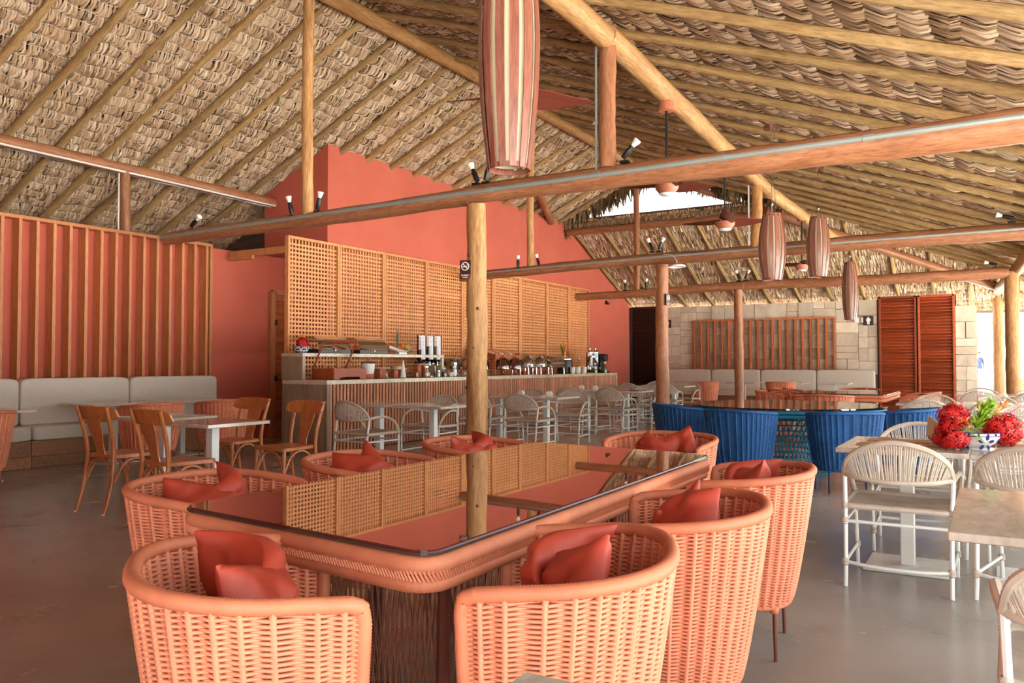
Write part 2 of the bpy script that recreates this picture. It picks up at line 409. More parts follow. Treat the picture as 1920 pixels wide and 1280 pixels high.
def log_mb(p0, p1, r0, r1, seed=0, n=14, rings=16, bow=.0, flat=0):
    rnd = random.Random(seed); P0, P1 = Vector(p0), Vector(p1); d = (P1-P0); t = d.normalized()
    u = t.orthogonal().normalized() if abs(t.z) < .9 else Vector((1, 0, 0)); w = t.cross(u).normalized(); u = w.cross(t)
    ph = [rnd.uniform(0, 6.28) for _ in range(6)]; mb = MB(); vs = []; fs = []
    for i in range(rings+1):
        s = i/rings; c = P0+d*s+(u*math.sin(s*4+ph[0])+w*math.sin(s*5+ph[1]))*bow
        r = r0+(r1-r0)*s
        for k in range(n):
            a = 2*PI*k/n
            q = r*(1+.035*math.sin(3*a+ph[2]+s*6)+.03*math.sin(s*23+ph[3]+a)+.02*math.sin(s*41+2*a+ph[4]))
            vs.append(c+(u*math.cos(a)+w*math.sin(a))*q)
    for i in range(rings):
        for k in range(n): fs.append((i*n+k, i*n+(k+1) % n, (i+1)*n+(k+1) % n, (i+1)*n+k))
    fs.append(tuple(range(n))[::-1]); fs.append(tuple(rings*n+k for k in range(n)))
    return mb.add(vs, fs)
def log_local(L, r0, r1, seed, **k):     # along local +Z so that the grain runs along it
    return log_mb((0, 0, 0), (0, 0, L), r0, r1, seed, **k)
def log_obj(name, p0, p1, r0, r1, seed, mat, parent=None, label=None, cat='beam', group=None, **k):
    P0, P1 = Vector(p0), Vector(p1); d = P1-P0
    o = obj(name, log_local(d.length, r0, r1, seed, **k), mat, parent)
    o.location = P0
    if abs(d.x)+abs(d.y) > 1e-5: o.rotation_euler = d.to_track_quat('Z', 'Y').to_euler()
    if label: tag(o, label, cat, group)
    return o
def prism(outline, z0, z1, mb=None):
    mb = mb or MB(); n = len(outline)
    vs = [(x, y, z0) for x, y in outline]+[(x, y, z1) for x, y in outline]
    fs = [tuple(range(n))[::-1], tuple(range(n, 2*n))]+[(k, (k+1) % n, n+(k+1) % n, n+k) for k in range(n)]
    return mb.add(vs, fs)
def rrect(w, d, r, n=5, c=(0, 0)):
    return [(p.x+c[0], p.y+c[1]) for p in fillet([(-w/2, -d/2, 0), (w/2, -d/2, 0), (w/2, d/2, 0), (-w/2, d/2, 0)], r, n)]
# ================================================================ STRUCTURE
ZR = 5.88; XR = -6.9; SL = .45; SR = .36
def zl(x): return ZR-SL*(XR-x)
def zr(x): return ZR-.03-SR*(x-XR)
def zh(y): return 4.72-.40*(y-18.15)
YG = 18.1                                # gable end of the main roof
# floor and ground
struct('floor', MB().box((-6, 10.5, -.1), (14.4, 27, .2)), 'floor')
g = struct('trim_1', MB().box((20, 40, -.2), (160, 160, .16)), 'sand'); g['label'] = 'pale paved ground outside the open side'
gr = obj('lawn', MB().box((6, 27, -.06), (7, 9, .12), b=.02), 'grass'); gr['kind'] = 'structure'
# walls
wl = struct('wall_left', MB().box((-10.1, 3.3, 1.46), (.2, 13.0, 2.92)), 'plaster')
wf = MB()                                # tall coral volume behind the buffet; its top follows the roof
wf.add([(-9.28, 9.64, 0), (-9.28, 22.5, 0), (-9.28, 22.5, 4.60), (-9.28, 18.2, 4.76), (-9.28, 9.64, 4.78),
        (-10.75, 9.64, 0), (-10.75, 22.5, 0), (-10.75, 22.5, 4.1), (-10.75, 18.2, 4.1), (-10.75, 9.64, 4.1)],
       [(0, 1, 2, 3, 4), (9, 8, 7, 6, 5), (0, 4, 9, 5), (1, 6, 7, 2), (4, 3, 8, 9), (3, 2, 7, 8)])
struct('wall_back', wf, 'plaster')
struct('wall_near_light_block', MB().loft([[(x, y, z) for x, z in ((-13.9, 0), (-1.7, 0), (-1.7, zr(-1.7)), (XR, ZR), (-13.8, zl(-13.8)))] for y in (-1.8, -1.6)]), 'plaster')  # unseen wall added behind the camera, blocks light from the back left
struct('wall_outer', MB().box((-13.9, 8, 1.7), (.2, 32, 3.4)), 'thatch_back')
# ---- roof ------------------------------------------------------
def slab(quads, t=.10):
    mb = MB()
    for q in quads:
        q = [Vector(p) for p in q]; n = (q[1]-q[0]).cross(q[2]-q[0]).normalized()
        if n.z < 0: n = -n
        mb.loft([q, [p+n*t for p in q]])
    return mb
Y0 = -7.0; XE = 1.5; XW = -13.9; YE = 23.9  # Y0: roof extended unseen behind the camera to shade the near chairs
up = .06
hx = lambda y: XR+(ZR-.03-zh(y))/SR      # where hip meets right slope
hl = lambda y: XR-(ZR-zh(y))/SL
roof = [[(XR, Y0, ZR+up), (XR, YG, ZR+up), (XW, YG, zl(XW)+up), (XW, Y0, zl(XW)+up)],
        [(XR, YG, ZR-.03+up), (XR, Y0, ZR-.03+up), (XE, Y0, zr(XE)+up), (XE, YG, zr(XE)+up)],
        [(hx(YG+.05), YG, zr(hx(YG+.05))+up), (XE, YG, zr(XE)+up), (XE+.05, YE-.35, zr(XE)+up)],
        [(hl(YG+.1), YG+.1, zh(YG+.1)+up), (hx(YG+.1), YG+.1, zh(YG+.1)+up), (hx(YE), YE, zh(YE)+up), (hl(YE), YE, zh(YE)+up)]]
ceil = struct('ceiling', slab(roof), 'thatch_back')
def strands(name, O, row, upv, nrm, nrows, ext, pitch=.2, step=.024, L=.30, w=.03, amp=.022, proud=.055, lean=.03, jit=.4, stitch=True, wav=1.0, bulge=.018):
    """rows of palm-leaf strands laid like shingles: row = along the row, upv = up the slope, nrm = into the room"""
    O, row, upv, nrm = (np.array(a, float) for a in (O, row, upv, nrm))
    B = []; Rr = []; St = []
    for i in range(nrows):
        a, b = ext(i*pitch)
        if b-a < .1: continue
        n = int((b-a)/step); s = a+(np.arange(n)+RNG.random(n)*jit)*step
        hgt = i*pitch+RNG.normal(0, .006, n)+wav*(.018*np.sin(s*5.3+i*1.7)+.012*np.sin(s*17+i))
        B.append(O+np.outer(hgt, upv)+np.outer(s, row)); Rr.append(np.full(n, (i*7919 % 97)/97.0))
        m = int((b-a)/.034); q = a+(np.arange(m)+RNG.random(m)*.3)*.034
        qh = i*pitch+wav*(.018*np.sin(q*5.3+i*1.7)+.012*np.sin(q*17+i))+.012
        St.append(O+np.outer(qh, upv)+np.outer(q, row))
    B = np.concatenate(B); Rr = np.concatenate(Rr); St = np.concatenate(St); n = len(B); K = 6
    V = np.zeros((n, K, 2, 3)); ph = RNG.normal(0, .22, n); am = amp*(1+RNG.normal(0, .18, n)); ln = lean*(1+RNG.normal(0, .35, n))
    Ls = L*(1+RNG.normal(0, .08, n)); tw = RNG.normal(0, .005, n); pr = proud*(1+RNG.normal(0, .2, n))
    for k in range(K):
        t = k/(K-1)
        lat = am*np.sin(2*PI*t*.95+ph)-am*np.sin(ph)+ln*t
        nd = pr*(1-t)**1.1*(.55+.45*min(1, t*5))+bulge*math.sin(PI*min(1, t*1.3))
        wd = w*(.55+.45*math.sin(PI*(.15+.75*t)))/2
        cen = B+np.outer(Ls*t, upv)+np.outer(lat, row)
        for e, sg in ((0, -1), (1, 1)):
            V[:, k, e] = cen+row*(sg*wd)+np.outer(nd+sg*tw, nrm)
    idx = np.arange(n)[:, None, None]*(K*2)+np.arange(K-1)[None, :, None]*2+np.array([0, 1, 3, 2])[None, None, :]
    tint = np.clip(.5*RNG.random(n)+.3*Rr+.25*RNG.normal(0, .5, n)+.1, 0, 1)
    o = obj(name, npmesh(name, V.reshape(-1, 3), idx.reshape(-1, 4), 'thatch', np.repeat(tint, K*2)), parent=ceil, kind='stuff')
    if not stitch: return o
    m = len(St); q = np.zeros((m, 4, 3)); l = .017; h = .0075
    q[:, 0] = St+nrm*(proud+.004)-row*l-upv*h; q[:, 1] = St+nrm*(proud+.006)+row*(l*.4)-upv*h*.2
    q[:, 2] = St+nrm*(proud+.008)+row*l+upv*h*1.6; q[:, 3] = St+nrm*(proud+.006)-row*(l*.4)+upv*h
    obj('thatch_stitching', npmesh('thatch_stitching', q.reshape(-1, 3), np.arange(m*4).reshape(-1, 4), 'stitch', None, False), parent=ceil, kind='stuff')
    return o
cl = math.hypot(1, SL); ul = (1/cl, 0, SL/cl); nl = (SL/cl, 0, -1/cl)
strands('thatch', (-13.4, 0, zl(-13.4)+.05), (0, 1, 0), ul, nl, int(6.45*cl/.195), lambda h: (3.3, YG if h/cl > 2.6 else 10.2), step=.0125, w=.0185, proud=.07, pitch=.195)
cr = math.hypot(1, SR); ur = (-1/cr, 0, SR/cr); nr = (-SR/cr, 0, -1/cr)
def extr(h):
    x = XE-.05-h/cr
    y1 = YG if x < hx(YG) else min(YE-.5, 18.15+(4.72-zr(x))/.40)
    return (3.4, y1)
strands('thatch', (XE-.05, 0, zr(XE-.05)+.05), (0, 1, 0), ur, nr, int((XE-XR)*cr/.21), extr, pitch=.21, step=.014, w=.019, amp=.008, lean=.015, L=.30, proud=.05, stitch=False, wav=.4, bulge=.006)
ch = math.hypot(1, .4); uh = (0, -1/ch, .4/ch); nh = (0, -.4/ch, -1/ch)
strands('thatch', (0, 23.6, zh(23.6)+.05), (1, 0, 0), uh, nh, int(5.4*ch/.2),
        lambda h: (-10.6, min(XE-.1, hx(23.6-h/ch))), step=.018, w=.024, amp=.012, proud=.08, stitch=False)
# rafters (children of the ceiling, shared meshes)
rl_len = 6.75*cl; rmesh = [log_local(rl_len, .052, .044, 10+i, n=10, rings=20, bow=.025).mesh('rafter', 'rafter') for i in range(3)]
rr_len = 8.35*cr; rmesh2 = [log_local(rr_len, .048, .042, 20+i, n=10, rings=24, bow=.025).mesh('rafter', 'rafter') for i in range(3)]
def rafter(me, p, d, scale=1):
    o = obj('rafter', me, parent=ceil); o.location = p
    q = Vector(d).to_track_quat('Z', 'Y'); o.rotation_euler = q.to_euler(); o.scale = (1, 1, scale); return o
k = 0
for i in range(23):
    y = 3.45+i*.652
    if y > YG-.1: break
    if y > 9.55: rafter(rmesh[i % 3], (-9.95, y, zl(-9.95)-.06), (1, 0, SL), 3.02*cl/rl_len)
    else: rafter(rmesh[i % 3], (-13.6, y, zl(-13.6)-.06), (1, 0, SL))
for i in range(20):
    y = 2.86+i*.86
    if y < YG-.15: rafter(rmesh2[i % 3], (XE-.1, y, zr(XE-.1)-.062), (-1, 0, SR))
for i in range(6):
    y = 18.45+i*.78; x1 = 18.15; xt = XR+(ZR-.03-zh(y))/SR
    if XE-.1-xt > .3: rafter(rmesh2[i % 3], (XE-.1, y, zr(XE-.1)-.062), (-1, 0, SR), (XE-.1-xt)*cr/rr_len)
for i in range(14):
    x = -9.2+i*.80
    ytop = max(18.25, 18.15+(4.72-zr(x))/.40) if x > hx(18.15) else 18.25
    if 23.6-ytop > .4: rafter(rmesh[i % 3], (x, 23.6, zh(23.6)-.06), (0, -1, .4), (23.6-ytop)*ch/rl_len)
# crust of thatch showing above the hip log, and the ragged fringe of the open gable
cr_mb = MB()
for i in range(150):
    x = -9.25+i*.036; cr_mb.box((x, 18.16+random.uniform(-.03, .03), 4.66+random.uniform(-.035, .05)), (.06, .12, .12), rot=Matrix.Rotation(random.uniform(-.6, .6), 3, (1, .4, .2)), b=.02)
obj('thatch_crust', cr_mb, 'crust', ceil, kind='stuff')
def fringe(name, pts, lo, hi, n, yj=.12):
    V = []; T = []
    P = [np.array(p, float) for p in pts]; seg = np.array([np.linalg.norm(P[i+1]-P[i]) for i in range(len(P)-1)]); cum = np.concatenate([[0], np.cumsum(seg)])
    for i in range(n):
        d = RNG.random()*cum[-1]; j = min(len(seg)-1, int(np.searchsorted(cum, d)-1)); j = max(j, 0); t = (d-cum[j])/seg[j]
        c = P[j]*(1-t)+P[j+1]*t; l = lo+(hi-lo)*RNG.random()**1.5; w = .012+.022*RNG.random(); tl = RNG.normal(0, .16)
        y = c[1]+RNG.random()*yj; tw = RNG.normal(0, .02); top = .18
        for (z, ww) in ((top, w), (-.15*l, w), (-.6*l, w*.75), (-l, .004)):
            x = c[0]+tl*(-z)
            V += [(x-ww, y-tw, c[2]+z), (x+ww, y+tw+.01, c[2]+z)]
        T.append(RNG.random())
    idx = np.arange(n)[:, None, None]*8+np.arange(3)[None, :, None]*2+np.array([0, 1, 3, 2])[None, None, :]
    return obj(name, npmesh(name, np.array(V), idx.reshape(-1, 4), 'fringe', np.repeat(T, 8)), parent=ceil, kind='stuff')
fringe('gable_fringe', [(-9.35, YG, zl(-9.35)), (XR, YG, ZR)], .22, .52, 420)
fringe('gable_fringe', [(XR, YG, ZR), (-4.0, YG, zr(-4.0))], .18, .42, 420)
fringe('eave_fringe', [(XE, 14, zr(XE)), (XE, YE-.3, zr(XE)), (XE+.1, YE, zh(YE))], .12, .4, 420)
# ---- main timbers -------------------------------------------------
log_obj('ridge_beam', (XR, 1.5, 5.67), (XR, 17.9, 5.70), .105, .10, 1, 'log', label='long ridge log where the two thatch slopes meet at the top', cat='beam', bow=.02, rings=40)
def roof_beam(name, y, xa, xb, label, ra, rb, zz, cond=None, seedc=0):
    t = thing(name, label, 'beam', (xa, y, zz[0]))
    for i, (a, b, r0, r1, za, zb) in enumerate(((xa, -4.62, ra, ra*1.08, zz[0], zz[1]), (-4.66, xb, ra*1.12, rb, zz[1]+.01, zz[2]))):
        P0 = Vector((a, y+.02*i, za)); P1 = Vector((b, y, zb)); d = P1-P0
        o = obj('log', log_local(d.length, r0, r1, 30+i+seedc, rings=26, bow=.012), 'log_red', t)
        o.location = P0-Vector(t.location); o.rotation_euler = d.to_track_quat('Z', 'Y').to_euler()
    if cond:
        m, r, off, dz = cond
        mb = MB().tube([(0, -ra-off, dz), (-4.62-xa, -ra-off, dz+zz[1]-zz[0]), (xb-xa, -rb-off+.01, dz+zz[2]-zz[0]+.01)], r, 8)
        for k in range(9):
            x = (xb-xa)*(k+.5)/9; xm = -4.62-xa
            def cp(x):
                f = x/xm if x < xm else (x-xm)/(xb-xa-xm); A = (-ra-off, dz) if x < xm else (-ra-off, dz+zz[1]-zz[0]); B = (-ra-off, dz+zz[1]-zz[0]) if x < xm else (-rb-off+.01, dz+zz[2]-zz[0]+.01)
                return (x, A[0]+(B[0]-A[0])*f, A[1]+(B[1]-A[1])*f)
            mb.tube([cp(x-.04), cp(x+.04)], r*1.2, 8)
        obj('conduit', mb, m, t, label='grey cable conduit clipped along the beam')
    return t
roof_beam('tie_beam', 6.86, -9.55, .95, 'nearest horizontal log beam with a grey conduit, crossing above the long table', .085, .135, (2.86, 2.92, 2.93), ('conduit', .024, .0, .02), 0)
roof_beam('tie_beam', 12.65, -9.27, .85, 'second horizontal log beam, meeting the column at the bar tables', .085, .12, (2.84, 2.93, 2.95), ('conduit', .018, .0, .02), 4)
roof_beam('tie_beam', 17.6, -9.27, .30, 'farthest horizontal log beam, in front of the far thatch slope', .09, .11, (2.80, 2.88, 2.88), None, 8)
log_obj('hip_log', (-9.2, 18.12, 4.5), (-3.9, 18.12, 4.5), .085, .08, 50, 'log_red', label='dark horizontal log under the bright open gable', cat='beam')
log_obj('hip_rafter', (-4.25, 18.0, 4.55), (1.2, 23.3, 2.62), .10, .09, 51, 'log_red', label='diagonal hip log between the right and far thatch slopes', cat='beam')
log_obj('hip_rafter', (XR, 17.3, 5.62), (-4.2, 19.0, 4.62), .07, .07, 52, 'log_red', label='short reddish log running down from the far end of the ridge', cat='beam')
log_obj('purlin', (-3.06, 1.5, 4.24), (-3.06, 6.98, 4.24), .115, .11, 53, 'log_pale', label='near piece of the thick diagonal-looking purlin log, at top of frame', cat='beam')
log_obj('purlin', (-3.05, 6.78, 4.26), (-3.10, 13.6, 4.0), .115, .10, 54, 'log_pale', label='long purlin log sloping away from the nearest thick hanging post, carrying the fans', cat='beam', rings=30)
log_obj('purlin', (-3.10, 13.4, 4.0), (-2.85, 18.3, 3.86), .10, .09, 55, 'log_pale', label='far piece of the purlin log beyond the pendant lamps', cat='beam')
pl = log_obj('purlin', (-10.5, 3.2, 3.97), (-10.5, 9.62, 3.93), .082, .078, 56, 'log_red', label='purlin log with a white conduit under the left thatch slope', cat='beam', rings=30)
mb = MB().tube([(.06, .055, 0), (.06, .055, 6.4)], .014, 8).box((.065, .06, 3.66), (.05, .05, .1), b=.008)
cd = obj('conduit', mb, 'white_conduit'); cd.location = (-10.405, 3.2, 4.03); cd.rotation_euler = (-PI/2, 0, 0); cd.parent = pl
cd.matrix_parent_inverse = Matrix.Identity(4)
cd.location = (0, 0, 0); cd.rotation_euler = (0, 0, 0)
cd.data = MB().tube([(.06, -.06, .05), (.06, -.06, 6.4)], .014, 8).tube([(-.06, -.06, .05), (-.06, -.06, 6.4)], .014, 8).box((.06, -.075, 3.7), (.06, .05, .1), b=.008).mesh('conduit', 'white_conduit')
log_obj('eave_beam', (.95, 2, 3.0), (.72, 12.7, 2.98), .11, .11, 57, 'log_pale', label='eave log on the right, near half outside the frame', cat='beam')
log_obj('eave_beam', (.74, 12.5, 2.98), (.12, 23.2, 2.96), .12, .11, 58, 'log_pale', label='eave log running back above the two right-hand columns', cat='beam', rings=28)
log_obj('far_beam', (-.95, 22.95, 2.93), (.2, 22.95, 2.95), .05, .05, 59, 'log_red', label='short thin beam beside the tall red louvred doors', cat='beam')
log_obj('brace_log', (-9.22, 17.3, 4.66), (-8.25, 14.6, 5.12), .09, .075, 60, 'log_red', label='dark leaning brace log resting on top of the coral wall', cat='beam')
# columns
def column(x, y, z, r0, r1, seed, mat, label): return log_obj('wooden_column', (x, y, 0), (x, y, z), r0, r1, seed, mat, label=label, cat='column', n=18, rings=26, bow=.008)
c1 = column(-4.53, 6.86, 2.83, .115, .098, 70, 'log_pale', 'nearest round wooden column, with the larger no smoking sign, behind the long table')
kn = MB()
for z, a, r in ((1.05, -1.0, .014), (1.75, -.9, .017), (2.3, -1.9, .014), (.95, -2.2, .014), (1.35, -1.3, .012)):
    x, y = .104*math.cos(a), .104*math.sin(a); kn.lathe([(0, -.02), (r, -.012), (r*1.1, 0), (r, .012), (0, .02)], 8, (x, y, z))
obj('knot', kn, plain('knot_wood', srgb(58, 36, 22), .7), c1)
column(-4.68, 12.68, 2.83, .115, .098, 71, 'log_red', 'second wooden column, standing clear among the white bar tables')
column(-4.75, 17.6, 2.80, .105, .09, 72, 'log_red', 'third slim dark wooden column, behind the blue table')
column(.34, 17.6, 2.9, .125, .115, 73, 'log', 'darker right-hand column at the open side')
column(.14, 23.0, 2.9, .125, .115, 74, 'log_pale', 'paler right-hand column farther back, near the stone wall end')
column(.98, 12.65, 2.9, .12, .115, 75, 'log', 'right-hand column just outside the frame')
def post(x, y, z0, z1, r, seed, label, mat='log'): return log_obj('roof_post', (x, y, z0), (x, y, z1), r, r*.95, seed, mat, label=label, cat='post', n=14, rings=18, bow=.01)
post(-6.93, 6.86, 2.93, 5.6, .068, 80, 'tall slim post on the nearest beam, rising to the ridge at left', 'log_pale')
post(-7.17, 12.65, 2.9, 5.6, .066, 81, 'tall slim post on the second beam, behind the large pendant lamp', 'log_pale')
post(-7.12, 17.6, 2.88, 5.6, .07, 82, 'tall post on the farthest beam, against the open gable', 'log_red')
p = post(-3.06, 6.86, 3.02, 4.2, .083, 83, 'thick bark-streaked post on the nearest beam, under the purlin', 'log_red')
obj('conduit', MB().tube([(0, 0, 0), (0, 0, 1.22), (.05, .02, 1.27)], .013, 8).box((0, 0, .45), (.05, .04, .03)), 'conduit', p, (-.105, -.03, -.02))
p = post(-3.12, 12.65, 3.0, 3.98, .085, 84, 'short thick post on the second beam, beside a pendant lamp', 'log')
obj('conduit', MB().tube([(0, 0, 0), (0, 0, 1.0)], .013, 8).box((0, 0, .25), (.05, .04, .03)), 'white_conduit', p, (-.115, -.03, -.02))
p = post(-3.1, 17.6, 2.95, 3.85, .08, 85, 'short post on the farthest beam, mostly behind the pendant lamps', 'log')
obj('conduit', MB().tube([(0, 0, 0), (0, 0, .9)], .012, 8), 'white_conduit', p, (-.11, -.03, 0))
p = post(-10.5, 6.87, 2.5, 3.9, .078, 86, 'short dark post behind the slatted wall panel at left', 'log_red')
obj('conduit', MB().tube([(0, 0, 0), (0, 0, 1.4)], .012, 8), 'white_conduit', p, (.0, -.09, 0))
# ---- left wall: batten panel, door, timber bracket
t = thing('batten_panel', 'tall panel of upright timber battens over the coral wall behind the left bench', 'wall panel', (-9.92, 0, 0))
bat = MB().box((0, 0, 0), (.15, .042, 2.06), b=.004).mesh('batten', 'batten')
for i in range(16):
    y = 4.72+(i-0)*.2025
    if i > 15: break
    obj('batten', bat, parent=t, loc=(0, y, 1.88))
obj('top_rail', MB().box((0, 6.2, 2.93), (.16, 3.26, .045), b=.004), 'batten', t)
obj('end_batten', MB().box((0, 7.83, 1.9), (.16, .05, 2.1), b=.004), 'batten', t)
d = struct('door_1', MB().box((-9.97, 9.10, 1.17), (.1, .1, 2.35), b=.006).box((-9.97, 9.6, 2.34), (.1, 1.0, .08), b=.006), 'batten')
lm = MB().box((0, 0, 0), (.03, .42, .05), rot=Matrix.Rotation(.5, 3, 'Y')).mesh('louvre_blade', 'slat_red')
obj('door_leaf', MB().box((-9.99, 9.38, 1.14), (.03, .44, 2.28)), 'slat_red', d)
for i in range(34): obj('louvre_blade', lm, parent=d, loc=(-9.965, 9.38, .2+i*.06))
for z in (.95, 1.85): obj('hinge', MB().box((-9.915, 9.15, z), (.02, .05, .09), b=.004), 'black', d)
t = thing('timber_bracket', 'pale timber strut from the coral wall to the top corner of the lattice screen', 'bracket', (-9.9, 8.25, 2.84))
obj('strut', MB().box((.58, 0, 0), (1.2, .07, .1), b=.006), 'batten', t); obj('lower_block', MB().box((.28, -.06, -.07), (.5, .05, .06), b=.006), 'batten', t)
# ---- lattice screens behind the buffet
YL = [8.21, 9.28, 10.35, 11.52, 12.66, 13.75, 14.83, 16.05, 17.15, 18.27]
def lattice(i, y0, y1):
    n = ['first', 'second', 'third', 'fourth', 'fifth', 'sixth', 'seventh', 'eighth', 'ninth'][i]
    ex = [', nearest the camera', '', ', behind the fruit dish', ', behind the cereal dispensers', ', half behind the nearest column', ', just right of the nearest column', ', behind the chafing dishes', ', behind the black urn', ', the farthest'][i]
    t = thing('lattice_screen', '%s timber lattice screen from the left behind the buffet%s' % (n, ex), 'screen', (-8.7, y0, 0), group='lattice screens behind the buffet')
    w = y1-y0; fr = MB()
    for yy in (.022, w-.022): fr.box((0, yy, 1.52), (.075, .042, 3.04), b=.004)
    fr.box((0, w/2, 3.02), (.075, w-.09, .042), b=.004).box((0, w/2, .03), (.075, w-.09, .05), b=.004)
    obj('frame', fr, 'lattice', t)
    v = MB(); h = MB(); nv = max(12, int((w-.09)/.062)); nh = 47
    for k in range(1, nv): v.box((0, .045+(w-.09)*k/nv, 1.52), (.012, .026, 2.96))
    rnd = random.Random(i)
    for k in range(1, nh):
        hh = .028 if rnd.random() > (.0 if i < 2 else .15) else .042
        h.box((0, w/2, .05+2.94*k/nh), (.011, w-.09, hh))
    obj('upright_slats', v, 'lattice', t, kind='stuff'); obj('cross_slats', h, 'lattice', t, kind='stuff')
for i in range(9): lattice(i, YL[i], YL[i+1]-.004)
# ---- far wall: sandstone blocks
YW = 22.35
st = struct('wall_far', MB().box((-5.38, YW+.16, 1.41), (5.8, .2, 2.82)).box((-.53, YW+.16, 1.30), (.46, .2, 2.6)), 'grout')
sm = {}
def stone_piece(x0, x1, z0, z1):
    g = .006; dpt = random.choice((.05, .06, .075)); key = (round(x1-x0, 2), round(z1-z0, 2), dpt)
    if key not in sm: sm[key] = MB().box((0, 0, 0), (x1-x0-g, dpt, z1-z0-g), b=.006).mesh('stone', 'sandstone')
    obj('stone', sm[key], parent=st, loc=((x0+x1)/2, YW+.06-dpt/2+.01, (z0+z1)/2))
PX0, PX1, PZ1 = -7.28, -3.50, 2.37         # batten panel over the stone
def cells(x0, x1, z0, z1, wmin, wmax, skip=None):
    x = x0; cols = []
    while x < x1-.05:
        w = random.choice((.3, .38, .45, .55))
        if x+w > x1-.2: w = x1-x
        z = z0
        while z < z1-.03:
            h = random.choice((.22, .28, .34, .4))
            if z+h > z1-.14: h = z1-z
            if not (skip and skip(x, x+w, z, z+h)):
                if w > .42 and random.random() < .35: stone_piece(x, x+w*.5, z, z+h); stone_piece(x+w*.5, x+w, z, z+h)
                elif h > .3 and random.random() < .25: stone_piece(x, x+w, z, z+h*.5); stone_piece(x, x+w, z+h*.5, z+h)
                else: stone_piece(x, x+w, z, z+h)
            z += h
        x += w
cells(-8.26, -7.25, .9, 2.82, .3, .5); cells(-7.25, -3.5, 2.36, 2.82, .3, .55); cells(-3.5, -2.5, .9, 2.82, .3, .5)
cells(-7.25, -3.5, .9, 2.36, .3, .55); cells(-.76, -.31, 0, 2.6, .3, .5)
t = thing('batten_panel', 'framed panel of orange upright battens on the far sandstone wall', 'wall panel', (0, YW, 0))
bat = MB().box((0, 0, 0), (.045, .12, 1.44), b=.004).mesh('batten', 'slat_red')
for i in range(20): obj('batten', bat, parent=t, loc=(PX0+.02+i*(PX1-PX0-.04)/19, -.07, 1.64))
obj('top_rail', MB().box(((PX0+PX1)/2, -.07, 2.38), (PX1-PX0+.05, .13, .04), b=.004), 'slat_red', t)
# dark door and tall louvred doors
d = struct('door_2', MB().box((-9.22, YW, 1.42), (.08, .12, 2.84), b=.006).box((-8.29, YW, 1.42), (.06, .12, 2.84), b=.006).box((-8.75, YW, 2.82), (.9, .12, .06), b=.006), 'dark_door')
obj('door_leaf', MB().box((-8.75, YW+.03, 1.4), (.88, .03, 2.78)), 'dark_door', d)
lm = MB().box((0, 0, 0), (.84, .018, .09), rot=Matrix.Rotation(.6, 3, 'X'), b=.003).mesh('louvre_blade', 'dark_door')
for i in range(35): obj('louvre_blade', lm, parent=d, loc=(-8.75, YW-.01, .1+i*.077))
for n, (a, b) in enumerate(((-2.47, -1.60), (-1.58, -.76))):
    fr = MB().box((a+.03, YW-.02, 1.44), (.05, .08, 2.88), b=.005).box((b-.03, YW-.02, 1.44), (.05, .08, 2.88), b=.005).box(((a+b)/2, YW-.02, 2.855), (b-a, .08, .05), b=.005).box(((a+b)/2, YW-.02, .05), (b-a, .08, .1), b=.005)
    d = struct('door_%d' % (n+3), fr, 'louver')
    obj('back_panel', MB().box(((a+b)/2, YW+.05, 1.44), (b-a+.05, .02, 2.86)), 'dark_door', d)
    lm = MB().box((0, 0, 0), (b-a-.11, .016, .105), rot=Matrix.Rotation(-.75, 3, 'X'), b=.003).mesh('louvre_blade', 'louver')
    for i in range(36): obj('louvre_blade', lm, parent=d, loc=((a+b)/2, YW, .14+i*.0765))
# sign plates
def text_lines(lines, size, mat, parent, loc, rot, gap=1.15):
    for i, s in enumerate(lines):
        cu = bpy.data.curves.new('lettering', 'FONT'); cu.body = s; cu.size = size; cu.align_x = 'CENTER'; cu.extrude = .0012
        cu.materials.append(M[mat]); o = bpy.data.objects.new('lettering', cu); C.objects.link(o)
        bpy.context.view_layer.update()
        me = bpy.data.meshes.new_from_object(o.evaluated_get(bpy.context.evaluated_depsgraph_get())); bpy.data.objects.remove(o)
        me.materials.clear(); me.materials.append(M[mat]); l = obj('lettering', me, parent=parent); l.rotation_euler = rot
        l.location = Vector(loc)+Matrix.Rotation(rot[2], 3, 'Z')@Vector((0, 0, -i*size*gap))
def nosmoke(label, loc, rz, w, h):
    t = thing('no_smoking_sign', label, 'sign', loc, rz)
    obj('plate', MB().box((0, 0, 0), (w, .012, h), b=.002), 'sign', t)
    r = w*.34; cz = h*.17
    obj('ring', MB().tube([(r*math.cos(2*PI*k/28), -.007, cz+r*math.sin(2*PI*k/28)) for k in range(28)], w*.035, 6, True), 'white', t)
    obj('slash', MB().box((0, -.008, cz), (r*2, .004, w*.06), rot=Matrix.Rotation(PI/4, 3, 'Y')), 'white', t)
    obj('cigarette', MB().box((-w*.03, -.007, cz-.005), (w*.40, .004, w*.085)), 'white', t)
    obj('smoke', MB().tube(spline([(w*.18, -.007, cz+w*.04), (w*.22, -.007, cz+w*.12), (w*.15, -.007, cz+w*.2)], 5), w*.022, 5), 'white', t)
    text_lines(['PROIBIDO', 'FUMAR'], w*.165, 'white', t, (0, -.0075, -h*.34), (PI/2, 0, 0))
    return t
nosmoke('brown no smoking sign on the nearest column', (-4.59, 6.745, 2.15), math.radians(12), .118, .19)
nosmoke('small brown no smoking sign on the second column, seen edge on', (-4.57, 12.64, 2.24), math.radians(76), .118, .19)
